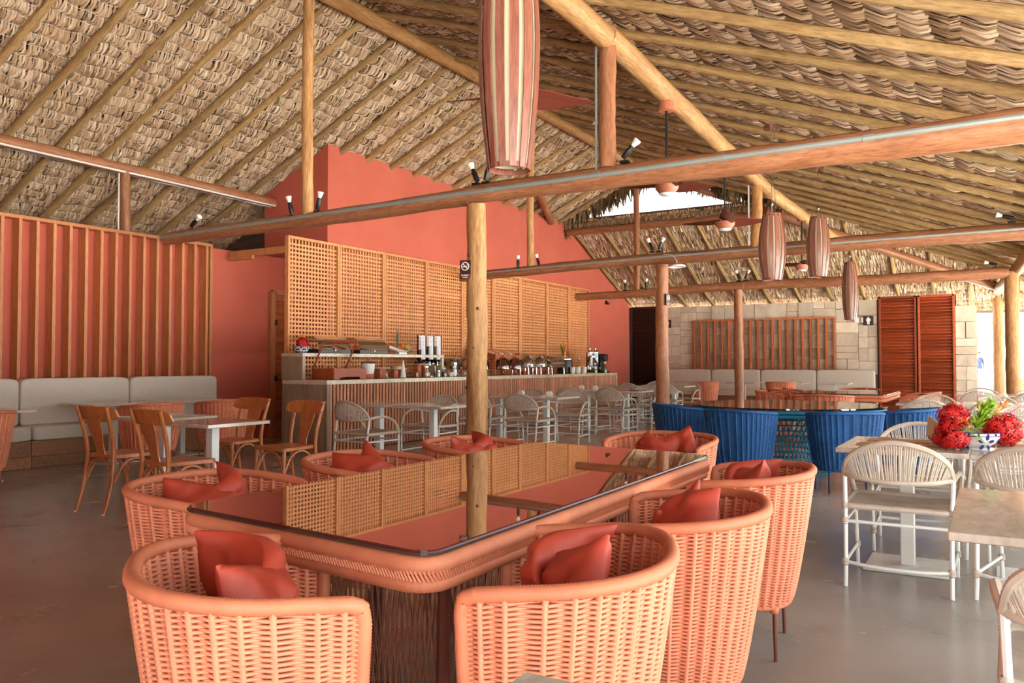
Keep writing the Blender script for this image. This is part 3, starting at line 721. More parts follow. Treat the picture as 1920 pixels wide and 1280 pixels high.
def wc(label, loc):
    t = thing('restroom_sign', label, 'sign', loc)
    obj('plate', MB().box((0, 0, 0), (.24, .02, .24), b=.002), 'sign_dark', t)
    f = MB().lathe([(0, -.006), (.02, -.006), (.02, .006), (0, .006)], 14).xf(Matrix.Translation((0, -.014, .075))@Matrix.Rotation(PI/2, 4, 'X'))
    f.box((0, -.014, .018), (.07, .01, .075), b=.004).box((-.016, -.014, -.055), (.026, .01, .085), b=.003).box((.016, -.014, -.055), (.026, .01, .085), b=.003)
    f.box((-.044, -.014, .02), (.014, .01, .07), b=.003).box((.044, -.014, .02), (.014, .01, .07), b=.003)
    obj('figure', f, 'white', t); return t
wc('dark restroom sign with a white standing figure, beside the red louvred doors', (-2.70, YW-.07, 2.28))
wc('dark restroom sign half hidden by the second column', (-8.08, YW-.07, 2.33))
t = thing('dome_camera', 'small dark security camera high on the coral wall by the dark door', 'camera', (-9.27, 20.6, 2.89))
obj('bracket', MB().box((.02, 0, 0), (.05, .06, .1), b=.005), 'black', t); obj('lens', MB().lathe([(0, -.05), (.03, -.04), (.045, -.01), (.045, .02), (0, .03)], 14), 'black', t, (.08, 0, -.02))
# switches
t = tag(obj('light_switch', MB().box((-2.98, YW-.06, 2.3), (.1, .02, .13), b=.004).box((-2.82, YW-.06, 2.3), (.1, .02, .13), b=.004), 'white'), 'pair of white plates beside the restroom sign on the stone wall', 'switch plate')
# ================================================================ FURNITURE
TH = math.radians(116)
def tub_pt(th, z, off=0.0):
    """plan curve of the tub chair wall at angle th (0 = middle of the back), height z; faces +Y"""
    t = (z-.21)/.53; s = .76+.24*max(0, t)**.75
    a = .325*s+off; b = .30*s+off
    e = .78
    sx = math.copysign(abs(math.sin(th))**e, math.sin(th)); cy = math.copysign(abs(math.cos(th))**e, math.cos(th))
    return Vector((a*sx, -b*cy-.02*t, z))
def rim_z(th): return .745-.045*(abs(th)/TH)**2.2
def tub_wall(rows, pitch, rr, amp, nribs=25, sub=6):
    n = (nribs-1)*sub+1; V = []; F = []; o = 0
    ths = [(-TH+2*TH*i/(n-1)) for i in range(n)]
    for r in range(rows):
        f = (r+.5)/rows; pts = []
        for i, th in enumerate(ths):
            z = .225+(rim_z(th)-.018-.225)*f
            ph = math.cos(PI*i/sub)*(1 if r % 2 else -1)
            ph = math.copysign(abs(ph)**1.4, ph)
            pts.append(tub_pt(th, z, amp*ph))
        A = np.array([tuple(p) for p in pts]); T = np.gradient(A, axis=0); T /= np.linalg.norm(T, axis=1)[:, None]
        Nn = np.stack([T[:, 1], -T[:, 0], 0*T[:, 0]], 1); Z = np.array([0, 0, 1.0])
        ring = np.stack([A+Nn*rr, A+Z*rr*1.05, A-Nn*rr, A-Z*rr*1.05], 1); V.append(ring.reshape(-1, 3))
        i0 = np.arange(n-1)[:, None]*4; k = np.arange(4)[None, :]
        F.append((np.stack([i0+k, i0+(k+1) % 4, i0+4+(k+1) % 4, i0+4+k], -1)+o).reshape(-1, 4)); o += n*4
    return np.concatenate(V), np.concatenate(F)
tubV, tubF = tub_wall(86, .0058, .0045, .0082)
def tub_parts(matrope, matrim, matleg, matseat, key):
    weave = npmesh('rope_weave_'+key, tubV, tubF, matrope); weave.name = 'rope_weave'
    ribs = MB(); nr = 25
    for i in range(nr):
        th = -TH+2*TH*i/(nr-1); lo = []
        tg = (tub_pt(th+.01, .5)-tub_pt(th-.01, .5)).normalized(); nn = Vector((tg.y, -tg.x, 0))
        for k, z in enumerate(np.arange(.215, rim_z(th)-.006, .0058)):
            p = tub_pt(th, z); f = 1 if k % 2 else .94
            lo.append([p+nn*(.0142*f*math.cos(w))+tg*(.0086*f*math.sin(w)) for w in (2*PI*q/8 for q in range(8))])
        ribs.loft(lo)
    rim = MB(); path = []
    for sg in (-1, 1):
        seq = [tub_pt(sg*TH, z) for z in (.215, .35, .5, .60)]
        seq += [tub_pt(sg*TH, .66), tub_pt(sg*(TH-.03), rim_z(TH)-.006), tub_pt(sg*(TH-.13), rim_z(TH-.13))]
        path.append(seq)
    arc = [tub_pt(th, rim_z(th)) for th in np.linspace(-(TH-.25), TH-.25, 40)]
    full = path[0]+arc+path[1][::-1]
    wrapped(rim, full, .0185, .0075, 10)
    bot = [tub_pt(th, .215) for th in np.linspace(-TH, TH, 36)]; f0, f1 = bot[-1], bot[0]
    bot += [f0.lerp(f1, t) for t in (.2, .4, .6, .8)]
    low = MB(); wrapped(low, bot, .0125, .0085, 8, True)
    for sx, th in ((-1, -TH*.36), (1, TH*.36), (-1, -TH), (1, TH)):
        p = tub_pt(th, .205); low.lathe([(0, -.02), (.016, -.014), (.020, 0), (.016, .014), (0, .02)], 8, tuple(p))
    apron = MB()
    for k in range(20):
        z = .225+k*.009; pts = []
        for i in range(29):
            t = i/28; p = tub_pt(TH, z).lerp(tub_pt(-TH, z), t); p.y += .006*math.cos(PI*i/4)*(1 if k % 2 else -1); pts.append(p)
        apron.tube(pts, .005, 4, caps=False)
    for i in range(8):
        t = i/7; apron.tube([tub_pt(TH, z).lerp(tub_pt(-TH, z), t) for z in (.21, .40)], .006, 6)
    out = [tub_pt(th, .40, -.016) for th in np.linspace(-TH, TH, 30)]
    seat = MB().loft([[Vector((p.x, p.y, .37)) for p in out], [Vector((p.x, p.y, .445)) for p in out], [Vector((p.x*.93, p.y*.93+.003, .462)) for p in out]])
    legs = []
    for sx, th in ((-1, -TH*.36), (1, TH*.36), (-1, -TH), (1, TH)):
        p = tub_pt(th, .215); legs.append(MB().tube([(p.x, p.y, .22), (p.x*1.02, p.y*1.02, .012), (p.x*1.02, p.y*1.02, 0)], [.0095, .008, .008], 8))
    return [('rope_weave', weave), ('rib', ribs.mesh('rib', matrope, True, 80)), ('rope_rim', rim.mesh('rope_rim', matrim, True, 80)), ('lower_rim', low.mesh('lower_rim', matrim, True, 80)),
            ('front_apron', apron.mesh('front_apron', matrope)), ('seat', seat.mesh('seat', matseat))]+[('leg', l.mesh('leg', matleg)) for l in legs]
TUB = {'coral': tub_parts('rope', 'rope_rim', 'chair_leg', 'seat_red', 'a'), 'blue': tub_parts('blue_rope', 'blue_rope', 'navy_leg', 'navy_cushion', 'b')}
def tub_chair(kind, x, y, deg, label, group, z=0):
    t = thing('rope_tub_chair', label, 'chair', (x, y, z), math.radians(deg), group)
    for n, me in TUB[kind]: obj(n, me, parent=t)
    return t
def pillow_mesh(seed, mat, w=.32, h=.31, th=.055):
    rnd = random.Random(seed); n = 23; vs = []; fs = []
    ph = [rnd.uniform(0, 6.28) for _ in range(8)]
    for side in (1, -1):
        for i in range(n):
            for j in range(n):
                u = -1+2*i/(n-1); v = -1+2*j/(n-1)
                pin = 1-.10*(1-u*u)*abs(v)**3-0; px = u*w/2*(1-.05*(1-v*v)*abs(u)**2); pz = v*h/2*(1-.05*(1-u*u)*abs(v)**2)
                b = (max(0, 1-abs(u)**2.6)*max(0, 1-abs(v)**2.6))**.55
                wr = .016*math.sin(5*u+3*v+ph[0])*math.sin(4*v-2*u+ph[1])+.009*math.sin(11*u+4*v+ph[2])*math.sin(9*v+ph[3])-.014*math.exp(-((u*.5-v*.8+.25*math.sin(ph[2]))/.09)**2)
                wr += -.03*math.exp(-((u*.8+v*.4-.1*math.sin(ph[4]))/.12)**2)*(.5+.5*math.sin(3*v+ph[5]))
                edge = .004
                bend = .05*(u*u)*math.sin(ph[6])+.035*v*math.sin(2*u+ph[7])
                vs.append((px, side*(edge+th*b+wr*b)+bend, pz))
    for s in range(2):
        o = s*n*n
        for i in range(n-1):
            for j in range(n-1):
                q = (o+i*n+j, o+(i+1)*n+j, o+(i+1)*n+j+1, o+i*n+j+1); fs.append(q if s else q[::-1])
    ring = [i*n for i in range(n)]+[(n-1)*n+j for j in range(1, n)]+[i*n+n-1 for i in range(n-2, -1, -1)]+[j for j in range(n-2, 0, -1)]
    for k in range(len(ring)):
        a, b = ring[k], ring[(k+1) % len(ring)]; fs.append((a, b, b+n*n, a+n*n))
    mb = MB().add(vs, fs); me = mb.mesh('cushion', mat, True, 70); return me
PIL = [pillow_mesh(i, 'cushion') for i in range(4)]; PILN = [pillow_mesh(9, 'navy_cushion')]
def cushion(chair, dx, dy, z, rz, tilt, roll, label, meshes=PIL, i=0, group='rust cushions on the tub chairs'):
    o = obj('cushion', meshes[i % len(meshes)]); c = chair.rotation_euler.z
    p = Matrix.Rotation(c, 3, 'Z')@Vector((dx, dy, z)); o.location = Vector(chair.location)+p
    o.rotation_mode = 'XYZ'
    m = Matrix.Rotation(c+math.radians(rz), 4, 'Z')@Matrix.Rotation(math.radians(tilt), 4, 'X')@Matrix.Rotation(math.radians(roll), 4, 'Y')
    o.rotation_euler = m.to_euler(); return tag(o, label, 'cushion', group)
G = 'coral rope tub chairs around the long glass table'
main = [(-1.44, 1.355, -38, 'coral rope tub chair at lower left, nearest, at the short table end'),
        (-.97, 1.76, 112, 'coral rope tub chair right of the long table, nearest to the camera'),
        (-.93, 2.53, 106, 'coral rope tub chair right of the long table, middle one of three'),
        (-.97, 3.50, 97, 'coral rope tub chair right of the long table, farthest of three'),
        (-2.50, 2.08, -82, 'coral rope tub chair left of the long table, nearest to the camera'),
        (-2.50, 2.96, -84, 'coral rope tub chair left of the long table, the middle one'),
        (-2.50, 3.88, -88, 'coral rope tub chair left of the long table, beside the nearest column'),
        (-1.75, 4.66, 178, 'coral rope tub chair at the far short end of the long table')]
mc = [tub_chair('coral', x, y, d, l, G) for x, y, d, l in main]
where = ['nearest tub chair at lower left', 'nearest tub chair on the right of the table', 'middle tub chair on the right of the table', 'farthest tub chair on the right of the table',
         'nearest tub chair on the left of the table', 'middle tub chair on the left of the table', 'tub chair beside the nearest column', 'tub chair at the far end of the table']
for i, c in enumerate(mc):
    cushion(c, -.085, -.05, .625, 22, 18, 14+7*(i % 3), 'rust cushion, left corner, '+where[i], i=i)
    cushion(c, .095, -.02, .615, -26, 20, -10-9*(i % 2), 'rust cushion, right corner, '+where[i], i=i+1)
# ---- long glass table with rope rim
def long_table(name, label, cx, cy, w, l, zt, rz=0, glass='glass_top', rim='rope_table', strg='string', detail=1, shear=0):
    t = thing(name, label, 'table', (cx, cy, 0), rz)
    obj('glass_top', prism(rrect(w-.012, l-.012, .07, 6), zt-.006, zt), glass, t, smooth=False)
    obj('glass_edge', prism(rrect(w, l, .075, 6), zt-.012, zt-.0061), 'glass_edge', t, smooth=False)
    pth = lambda ins, z: [(x, y, z) for x, y in rrect(w-2*ins, l-2*ins, .085, 7)]
    if detail:
        for ins, z, r in ((.012, zt-.038, .026), (.020, zt-.085, .026)):
            wrapped(mb := MB(), pth(ins, z), r, .0085, 8, True); obj('rope_band', mb, rim, t, ang=80)
        st = MB(); p = resample([Vector(q) for q in pth(.0, zt-.0615)], .0105, True); n = len(p)
        for i in range(n):
            a = p[i]; tg = (p[(i+1) % n]-p[i-1]).normalized(); nn = Vector((tg.y, -tg.x, 0))
            st.tube([a-tg*.007+Vector((0, 0, .012))+nn*.003, a+nn*.004, a+tg*.007-Vector((0, 0, .012))+nn*.003], .0036, 4, caps=False)
        obj('rope_stitching', st, rim, t, kind='stuff')
    else: obj('rope_band', MB().tube(pth(.012, zt-.04), .028, 8, True).tube(pth(.02, zt-.09), .028, 8, True), rim, t)
    obj('under_panel', prism(rrect(w-.1, l-.1, .06, 5), zt-.10, zt-.012), strg, t, smooth=False)
    for sy in (-1, 1):
        cyp = sy*l*.27; pd = MB(); top = rrect(.66, .42, .10, 6, (0, cyp)); bo = rrect(.60, .36, .10, 6, (0, cyp))
        pd.tube([(x, y, zt-.115) for x, y in top], .016, 8, True).tube([(x, y, .02) for x, y in bo], .018, 8, True)
        for a, b in ((-.31, -.17), (.31, -.17), (.31, .17), (-.31, .17)): pd.tube([(a, cyp+b*1.1, zt-.11), (a*.92, cyp+b, .02)], .021, 8)
        p = obj('pedestal', pd, 'chair_leg' if strg == 'string' else 'navy_leg', t)
        ss = MB(); tp = resample([Vector((x, y, zt-.115)) for x, y in top], .013, True); bt = resample([Vector((x, y, .02)) for x, y in bo], .013*.9, True); n = min(len(tp), len(bt))
        for i in range(n):
            ss.tube([tp[int(i*len(tp)/n)], bt[int(((i+(6 if i % 2 else -6)) % n)*len(bt)/n)]], .0032, 4, caps=False)
        obj('string_wrap', ss, strg, p, kind='stuff')
    if shear:                       # the short ends are not quite square to the long sides
        for o in [c for k in kids(t) for c in [k]+kids(k)]:
            for v in o.data.vertices: v.co.y += shear*v.co.x
    return t
long_table('glass_dining_table', 'long bronze glass table with a coral rope rim in the foreground', -1.68, 2.74, 1.05, 2.34, .755, math.radians(1), shear=-.12)
# ---- blue group
bt = thing('round_blue_table', 'large round dark glass table with a teal rope rim and basket pedestal', 'table', (-1.95, 9.1, 0))
RB = 1.02
obj('glass_top', MB().lathe([(0, .735), (RB, .735), (RB, .748), (0, .748)], 64), 'dark_glass', bt, ang=30)
rim = MB(); wrapped(rim, [((RB-.03)*math.cos(2*PI*k/72), (RB-.03)*math.sin(2*PI*k/72), .708) for k in range(72)], .022, .02, 8, True)
wrapped(rim, [((RB-.05)*math.cos(2*PI*k/72), (RB-.05)*math.sin(2*PI*k/72), .668) for k in range(72)], .022, .02, 8, True); obj('rope_band', rim, 'teal_rope', bt)
ped = MB()
def pr(z): t = z/.66; return .50-.22*math.sin(PI*min(1, t*.9+.1))+.06*t
for k in range(46):
    a = 2*PI*k/46; ped.tube([(pr(z)*math.cos(a+.5*z), pr(z)*math.sin(a+.5*z), z) for z in np.linspace(.01, .66, 9)], .007, 4)
for z in np.linspace(.02, .66, 12): ped.tube([(pr(z)*math.cos(2*PI*k/36), pr(z)*math.sin(2*PI*k/36), z) for k in range(36)], .008, 5, True)
obj('basket_pedestal', ped, 'teal_rope', bt)
bl = [(-2.86, 8.42, -50, 'blue rope tub chair at the left of the round table'), (-2.10, 7.86, -8, 'blue rope tub chair in front of the round table, left'),
      (-1.20, 8.06, 24, 'blue rope tub chair in front of the round table, right'), (-.78, 8.86, 78, 'blue rope tub chair at the right of the round table'),
      (-2.9, 9.65, -115, 'blue rope tub chair hidden behind the round table')]
for x, y, d, l in bl[:4]:
    c = tub_chair('blue', x, y, d, l, 'blue rope tub chairs around the round table')
    if x > -2.2: cushion(c, .03, -.09, .60, 0, 16, 14, 'navy cushion in the '+l.replace(' rope tub', ''), PILN, 0, 'navy cushions in the blue chairs')
# ---- far coral group by the benches
long_table('glass_dining_table', 'far rectangular glass table with a coral rope rim, behind the blue table', -1.95, 13.6, 1.3, 2.0, .745, 0, detail=0)
GF = 'far coral rope tub chairs'
for x, y, d, l in [(-3.0, 14.5, -90, 'coral tub chair left of the far glass table, farther one'), (-2.95, 13.2, -90, 'coral tub chair left of the far glass table, nearer one'),
                   (-2.0, 12.15, 0, 'coral tub chair at the near end of the far table'), (-.98, 12.9, 88, 'coral tub chair right of the far glass table, nearer one'),
                   (-1.0, 13.9, 88, 'coral tub chair right of the far glass table, farther one'),
                   (-2.0, 15.1, 180, 'coral tub chair at the far end of the far table'),
                   (-5.95, 19.0, 0, 'coral tub chair by the far left bench table'), (-4.3, 19.6, 0, 'coral tub chair behind the third column, at a bench table')]:
    c = tub_chair('coral', x, y, d, l, GF)
    if -3.5 < x: cushion(c, .0, -.09, .60, 0, 16, 10, 'rust cushion in the '+l, i=2, group='cushions in the far coral chairs')
for x, y, d, l in [(-8.22, 5.72, 90, 'coral tub chair at the left bench, behind the bentwood chairs'), (-8.22, 6.72, 92, 'coral tub chair at the left bench, nearer the lattice'),
                   (-8.17, 3.84, 84, 'coral tub chair cut by the left frame edge')]:
    c = tub_chair('coral', x, y, d, l, 'coral tub chairs at the left bench')
    cushion(c, 0, -.09, .60, 0, 16, 8, 'rust cushion in the '+l, i=1, group='cushions in the left bench chairs')
# ---- square pedestal tables
def table_parts(w, d, h=.72):
    top = MB().box((0, 0, h-.014), (w, d, .028), b=.003).mesh('tabletop', 'tabletop')
    pl = MB().box((0, 0, h-.034), (w*.5, d*.5, .012), b=.002).mesh('under_plate', 'white_metal')
    po = MB().box((0, 0, h/2-.01), (.075, .075, h-.05), b=.004).mesh('post', 'white_metal')
    ba = MB().box((0, 0, .009), (.44, .44, .012), b=.003).box((0, 0, .003), (.42, .42, .006)).mesh('base_plate', 'white_metal')
    return [('tabletop', top), ('under_plate', pl), ('post', po), ('base_plate', ba)]
TP = {k: table_parts(*k) for k in ((.72, .70), (.66, .62), (.66, .84), (.70, .93), (.70, .72))}
def ped_table(x, y, label, key=(.72, .70), rz=0, group=None, red=False):
    t = thing('pedestal_table', label, 'table', (x, y, 0), rz, group)
    for n, me in TP[key]: obj(n, me, parent=t)
    return t
# ---- white rope armchair
def white_chair_parts():
    P = []
    arch = spline([(-.262, -.20, .595), (-.235, -.25, .685), (-.14, -.30, .755), (0, -.32, .782), (.14, -.30, .755), (.235, -.25, .685), (.262, -.20, .595)], 7)
    low = spline([(-.262, -.20, .595), (-.19, -.26, .586), (-.1, -.292, .578), (0, -.302, .575), (.1, -.292, .578), (.19, -.26, .586), (.262, -.20, .595)], 7)
    mb = MB(); wrapped(mb, arch, .0155, .012, 7); P.append(('back_arch', mb, 'white_rope'))
    mb = MB(); wrapped(mb, low, .0145, .012, 7); P.append(('back_rail', mb, 'white_rope'))
    A = resample(arch, .006); B = resample(low, .006); mb = MB(); n = 54
    for i in range(1, n):
        t = i/n; a = A[int((.04+.92*t)*(len(A)-1))]; b = B[int((.04+.92*t+(.005 if i % 2 else -.005))*(len(B)-1))]
        m = a.lerp(b, .5)+Vector((0, -.012, 0)); mb.tube([a, m, b], .0044, 5, caps=False)
    P.append(('back_ropes', mb, 'white_rope'))
    for s in (-1, 1):
        P.append(('back_leg', MB().tube(spline([(s*.262, -.20, .60), (s*.258, -.21, .50), (s*.255, -.225, .42), (s*.252, -.25, .12), (s*.252, -.27, 0)], 5), .0115, 8), 'white_metal'))
        ap = spline([(s*.262, -.20, .595), (s*.278, -.10, .612), (s*.287, .03, .605), (s*.285, .15, .55), (s*.272, .22, .46), (s*.268, .232, .40)], 6)
        mb = MB(); wrapped(mb, ap, .0155, .012, 7); P.append(('arm_rest', mb, 'white_rope'))
        P.append(('front_leg', MB().tube([(s*.268, .232, .41), (s*.262, .24, .2), (s*.258, .25, 0)], .0115, 8), 'white_metal'))
    fr = fillet([(-.262, -.225, .425), (.262, -.225, .425), (.27, .235, .435), (-.27, .235, .435)], .05, 5)
    mb = MB(); wrapped(mb, fr, .0165, .012, 7, True); P.append(('seat_frame', mb, 'white_rope'))
    n, m = 40, 9; vs = []; fs = []
    for i in range(n*2+1):
        y = -.222+.456*i/(n*2); hz = .434+.0035*(i % 2)
        for j in range(m):
            x = (-1+2*j/(m-1))*.262; vs.append((x, y, hz-.022*(1-(x/.262)**2)*(1-((y)/.25)**2)))
    for i in range(n*2):
        for j in range(m-1): fs.append((i*m+j, i*m+j+1, (i+1)*m+j+1, (i+1)*m+j))
    o = len(vs); vs += [(x, y, z-.014) for x, y, z in vs]; fs += [tuple(q+o for q in f[::-1]) for f in fs]
    P.append(('woven_seat', MB().add(vs, fs), 'seat_weave'))
    mb = MB()
    mb.tube([(-.258, -.235, .345), (.258, -.235, .345)], .009, 7).tube([(-.262, .24, .345), (.262, .24, .345)], .009, 7)
    for s in (-1, 1): mb.tube([(s*.256, -.237, .345), (s*.262, .239, .345)], .009, 7).tube([(s*.253, -.255, .13), (s*.26, .243, .13)], .009, 7)
    mb.tube(spline([(-.253, -.255, .13), (-.1, -.285, .122), (.1, -.285, .122), (.253, -.255, .13)], 6), .0095, 7)
    P.append(('stretchers', mb, 'white_metal'))
    kn = MB().lathe([(.0125, -.02), (.019, -.012), (.016, -.004), (.020, 0), (.016, .004), (.019, .012), (.0125, .02)], 8).mesh('rope_knot', 'white_rope')
    for s in (-1, 1):
        for x, y, z in ((.257, -.232, .345), (.262, .24, .345), (.253, -.255, .13), (.26, .244, .13), (.258, -.222, .425), (.27, .235, .435)): P.append(('rope_knot', kn, (s*x, y, z)))
    return [(a, b.mesh(a, c), None) if isinstance(b, MB) else (a, b, c) for a, b, c in P]
WP = white_chair_parts()
def white_chair(x, y, deg, label, group):
    t = thing('rope_armchair', label, 'chair', (x, y, 0), math.radians(deg), group)
    for n, me, l in WP: obj(n, me, parent=t, loc=l)
    return t
ordn = ['first', 'second', 'third', 'fourth']
for i, y in enumerate((7.42, 10.1, 13.0, 16.3)):
    xs = ((-6.28, -5.5), (-6.26, -5.48), (-6.2, -5.46), (-6.5, -5.78))[i]
    for k, x in enumerate(xs):
        sd = 'left' if k == 0 else 'right'
        ped_table(x, y+.015*k, 'stone-topped white table, %s one of the %s pair along the buffet' % (sd, ordn[i]), group='bar tables along the buffet')
        if not (i == 0 and k == 1):
            white_chair(x+(.30 if i == 0 else .06), y-.58, (-6, 5, -3)[(i+k) % 3], 'white rope armchair on the near side, %s table of the %s buffet pair' % (sd, ordn[i]), 'white armchairs at the buffet tables')
            white_chair(x+(.30 if i == 0 else .04), y+.60, 180+(4, -5, 7)[(i+k) % 3], 'white rope armchair on the far side, %s table of the %s buffet pair' % (sd, ordn[i]), 'white armchairs at the buffet tables')
# ---- right-hand white tables and chairs
for i, y in enumerate((5.28, 8.35, 10.95, 14.3)):
    xs = ([-.44, .225], [-.44, .25], [-.66, .02], [-.16, .52])[i]
    for k, x in enumerate(xs):
        if i == 1 and k == 0: continue          # the blue chairs stand here
        ped_table(x, y, 'pale marble table, number %s from left, %s row at the open right side' % (['one', 'two', 'three'][k], ordn[i]), (.66, .84), group='marble tables at the open side')
        nm = ['left', 'right'][k]
        if 1:
            white_chair(x, y-(.36 if i == 0 else .60), (2, -3, 3)[(i+k) % 3] if i else (0, -14)[k], 'white rope armchair backing the camera, %s marble table of the %s right-hand row' % (nm, ordn[i]), 'white armchairs at the marble tables')
        white_chair(x+.02, y+.60, 180+(3, -4, 2)[(i+k) % 3], 'white rope armchair facing the camera, %s marble table of the %s right-hand row' % (nm, ordn[i]), 'white armchairs at the marble tables')
ped_table(.235, 3.08, 'marble pedestal table with dappled top, cut by the right edge of the frame', (.70, .93))
white_chair(.285, 2.50, -2, 'white rope armchair cut off at the lower right corner', 'white armchairs at the marble tables')
ped_table(-.28, .735, 'stone table whose corner just shows at the bottom edge, nearest of all', (.70, .72))
# ---- left tables, bentwood chairs, bench
ped_table(-6.42, 4.62, 'white pedestal table between the bentwood chairs, left one', (.66, .62)); ped_table(-5.52, 4.42, 'white pedestal table between the bentwood chairs, right one', (.66, .62))
ped_table(-9.12, 5.86, 'stone-topped table at the left bench, nearer one of the middle pair', (.70, .93)); ped_table(-9.14, 6.82, 'stone-topped table at the left bench, farther one of the middle pair', (.70, .93))
ped_table(-8.80, 4.12, 'stone-topped table at the left bench, cut by the left edge of the frame', (.70, .93))
ped_table(-5.3, 20.1, 'stone-topped table at the far bench, behind the third column', (.70, .93)); ped_table(-4.2, 20.2, 'stone-topped table at the far bench, behind the blue table', (.70, .93)); ped_table(-3.2, 20.2, 'stone-topped table at the far bench, rightmost', (.70, .93)); ped_table(-6.6, 20.1, 'stone-topped table at the far bench, leftmost', (.70, .93))
def bent_parts():
    P = []
    out = [(x, y) for x, y in rrect(.40, .40, .07, 5)]; out = [(x*(1+.12*y/.2), y) for x, y in out]
    P.append(('seat', prism([(x*.985, y*.985) for x, y in out], .452, .462, prism(out, .436, .452)), 'bentwood'))
    for s in (-1, 1):
        P.append(('back_post', MB().tube(spline([(s*.178, -.285, 0), (s*.175, -.225, .2), (s*.168, -.195, .44), (s*.172, -.215, .62), (s*.185, -.265, .80), (s*.19, -.28, .85)], 6), [.015]*6+[.0175]*18+[.0165]*7, 9), 'bentwood'))
        P.append(('front_leg', MB().tube(spline([(s*.185, .165, .44), (s*.188, .175, .2), (s*.195, .20, 0)], 6), .0155, 9), 'bentwood'))
        P.append(('hoop', MB().tube(spline([(s*.180, -.20, .24), (s*.182, -.12, .38), (s*.182, -.02, .425), (s*.184, .09, .38), (s*.187, .165, .24)], 7), .0095, 7), 'bentwood'))
        P.append(('foot', MB().lathe([(0, 0), (.014, 0), (.014, .012), (0, .012)], 9, (s*.178, -.285, 0)), 'white_metal'))
    P.append(('hoop', MB().tube(spline([(-.176, -.21, .22), (-.12, -.2, .38), (0, -.195, .425), (.12, -.2, .38), (.176, -.21, .22)], 7), .0095, 7), 'bentwood'))
    P.append(('hoop', MB().tube(spline([(-.188, .17, .22), (-.12, .168, .38), (0, .165, .425), (.12, .168, .38), (.188, .17, .22)], 7), .0095, 7), 'bentwood'))
    loops = []
    for i in range(15):
        t = -1+2*i/14; x = t*.235; yc = -.30+.06*t*t*1.0+.012; q = max(0, abs(t)-.7)/.3; h0 = .735+.012*t*t+.022*q**3; h1 = .855-.006*t*t-.028*q**3; th = .0075
        yb = yc+.028
        loops.append([(x, yb-th, h0), (x, yb+th, h0), (x, yc+th, h1), (x, yc-th, h1)])
    P.append(('crest_rail', MB().loft(loops), 'bentwood'))
    loops = []
    for z, w in ((.455, .055), (.50, .05), (.56, .055), (.64, .075), (.70, .085), (.76, .088)):
        y = -.185-.085*((z-.44)/.32)**1.2
        loops.append([(-w, y-.005, z), (0, y-.009, z), (w, y-.005, z), (w, y+.005, z), (0, y+.001, z), (-w, y+.005, z)])
    P.append(('splat', MB().loft(loops), 'bentwood'))
    return [(a, b.mesh(a, c)) for a, b, c in P]
BP = bent_parts()
def bentwood(x, y, deg, label):
    t = thing('bentwood_chair', label, 'chair', (x, y, 0), math.radians(deg), 'bentwood cafe chairs')
    for n, me in BP: obj(n, me, parent=t)
bentwood(-6.19, 4.06, 2, 'brown bentwood chair with its back to the camera, left one'); bentwood(-5.36, 3.98, -3, 'brown bentwood chair with its back to the camera, right one beside the long table')
bentwood(-6.30, 5.28, 180, 'brown bentwood chair facing the camera, left one behind the tables'); bentwood(-5.42, 5.12, 176, 'brown bentwood chair facing the camera, right one behind the tables')
def cushion_block(d, b=.05, n=1): 
    return MB().box((0, 0, 0), d, b=b)
def soft(name, d, r, mat, parent, loc):
    # upholstered block with rolled edges: superellipsoid shell
    n, m = 24, 14; vs = []; fs = []; e = .17
    sp = lambda v, p: math.copysign(abs(v)**p, v)
    for i in range(m+1):
        a = -PI/2+PI*i/m
        for k in range(n*2):
            b = 2*PI*k/(n*2)
            vs.append((d[0]/2*sp(math.cos(a), e)*sp(math.cos(b), e), d[1]/2*sp(math.cos(a), e)*sp(math.sin(b), e), d[2]/2*sp(math.sin(a), e)))
    for i in range(m):
        for k in range(n*2): fs.append((i*n*2+k, i*n*2+(k+1) % (n*2), (i+1)*n*2+(k+1) % (n*2), (i+1)*n*2+k))
    return obj(name, MB().add(vs, fs), mat, parent, loc, ang=60)
def bench(label, loc, rz, mods, back_h=(.60, 1.02), wl=None):
    t = thing('upholstered_bench', label, 'bench', loc, rz)
    L = sum(mods); x = 0
    for i, w in enumerate(mods):     # along local X, wall at local +Y
        cx = x+w/2; x += w
        soft('back_cushion', (w-.012, .16, .57), .05, 'linen', t, (cx, -.09, .735))
        soft('seat_cushion', (w-.012, .44, .17), .05, 'linen', t, (cx, -.25, .395))
        obj('plinth', MB().box((cx, -.22, .22), (w-.004, .40, .18), b=.004), 'bench_wood', t)
        obj('kick_board', MB().box((cx, -.22, .065), (w-.004, .42, .13), b=.004), 'bench_wood', t)
    return t
bench('long beige upholstered bench along the coral wall under the batten panel at left', (-9.82, 2.29, 0), PI/2, [1.38]*4)
bench('beige upholstered bench along the far sandstone wall', (-8.2, 22.2, 0), 0, [1.47, 1.36, 1.43, 1.41])
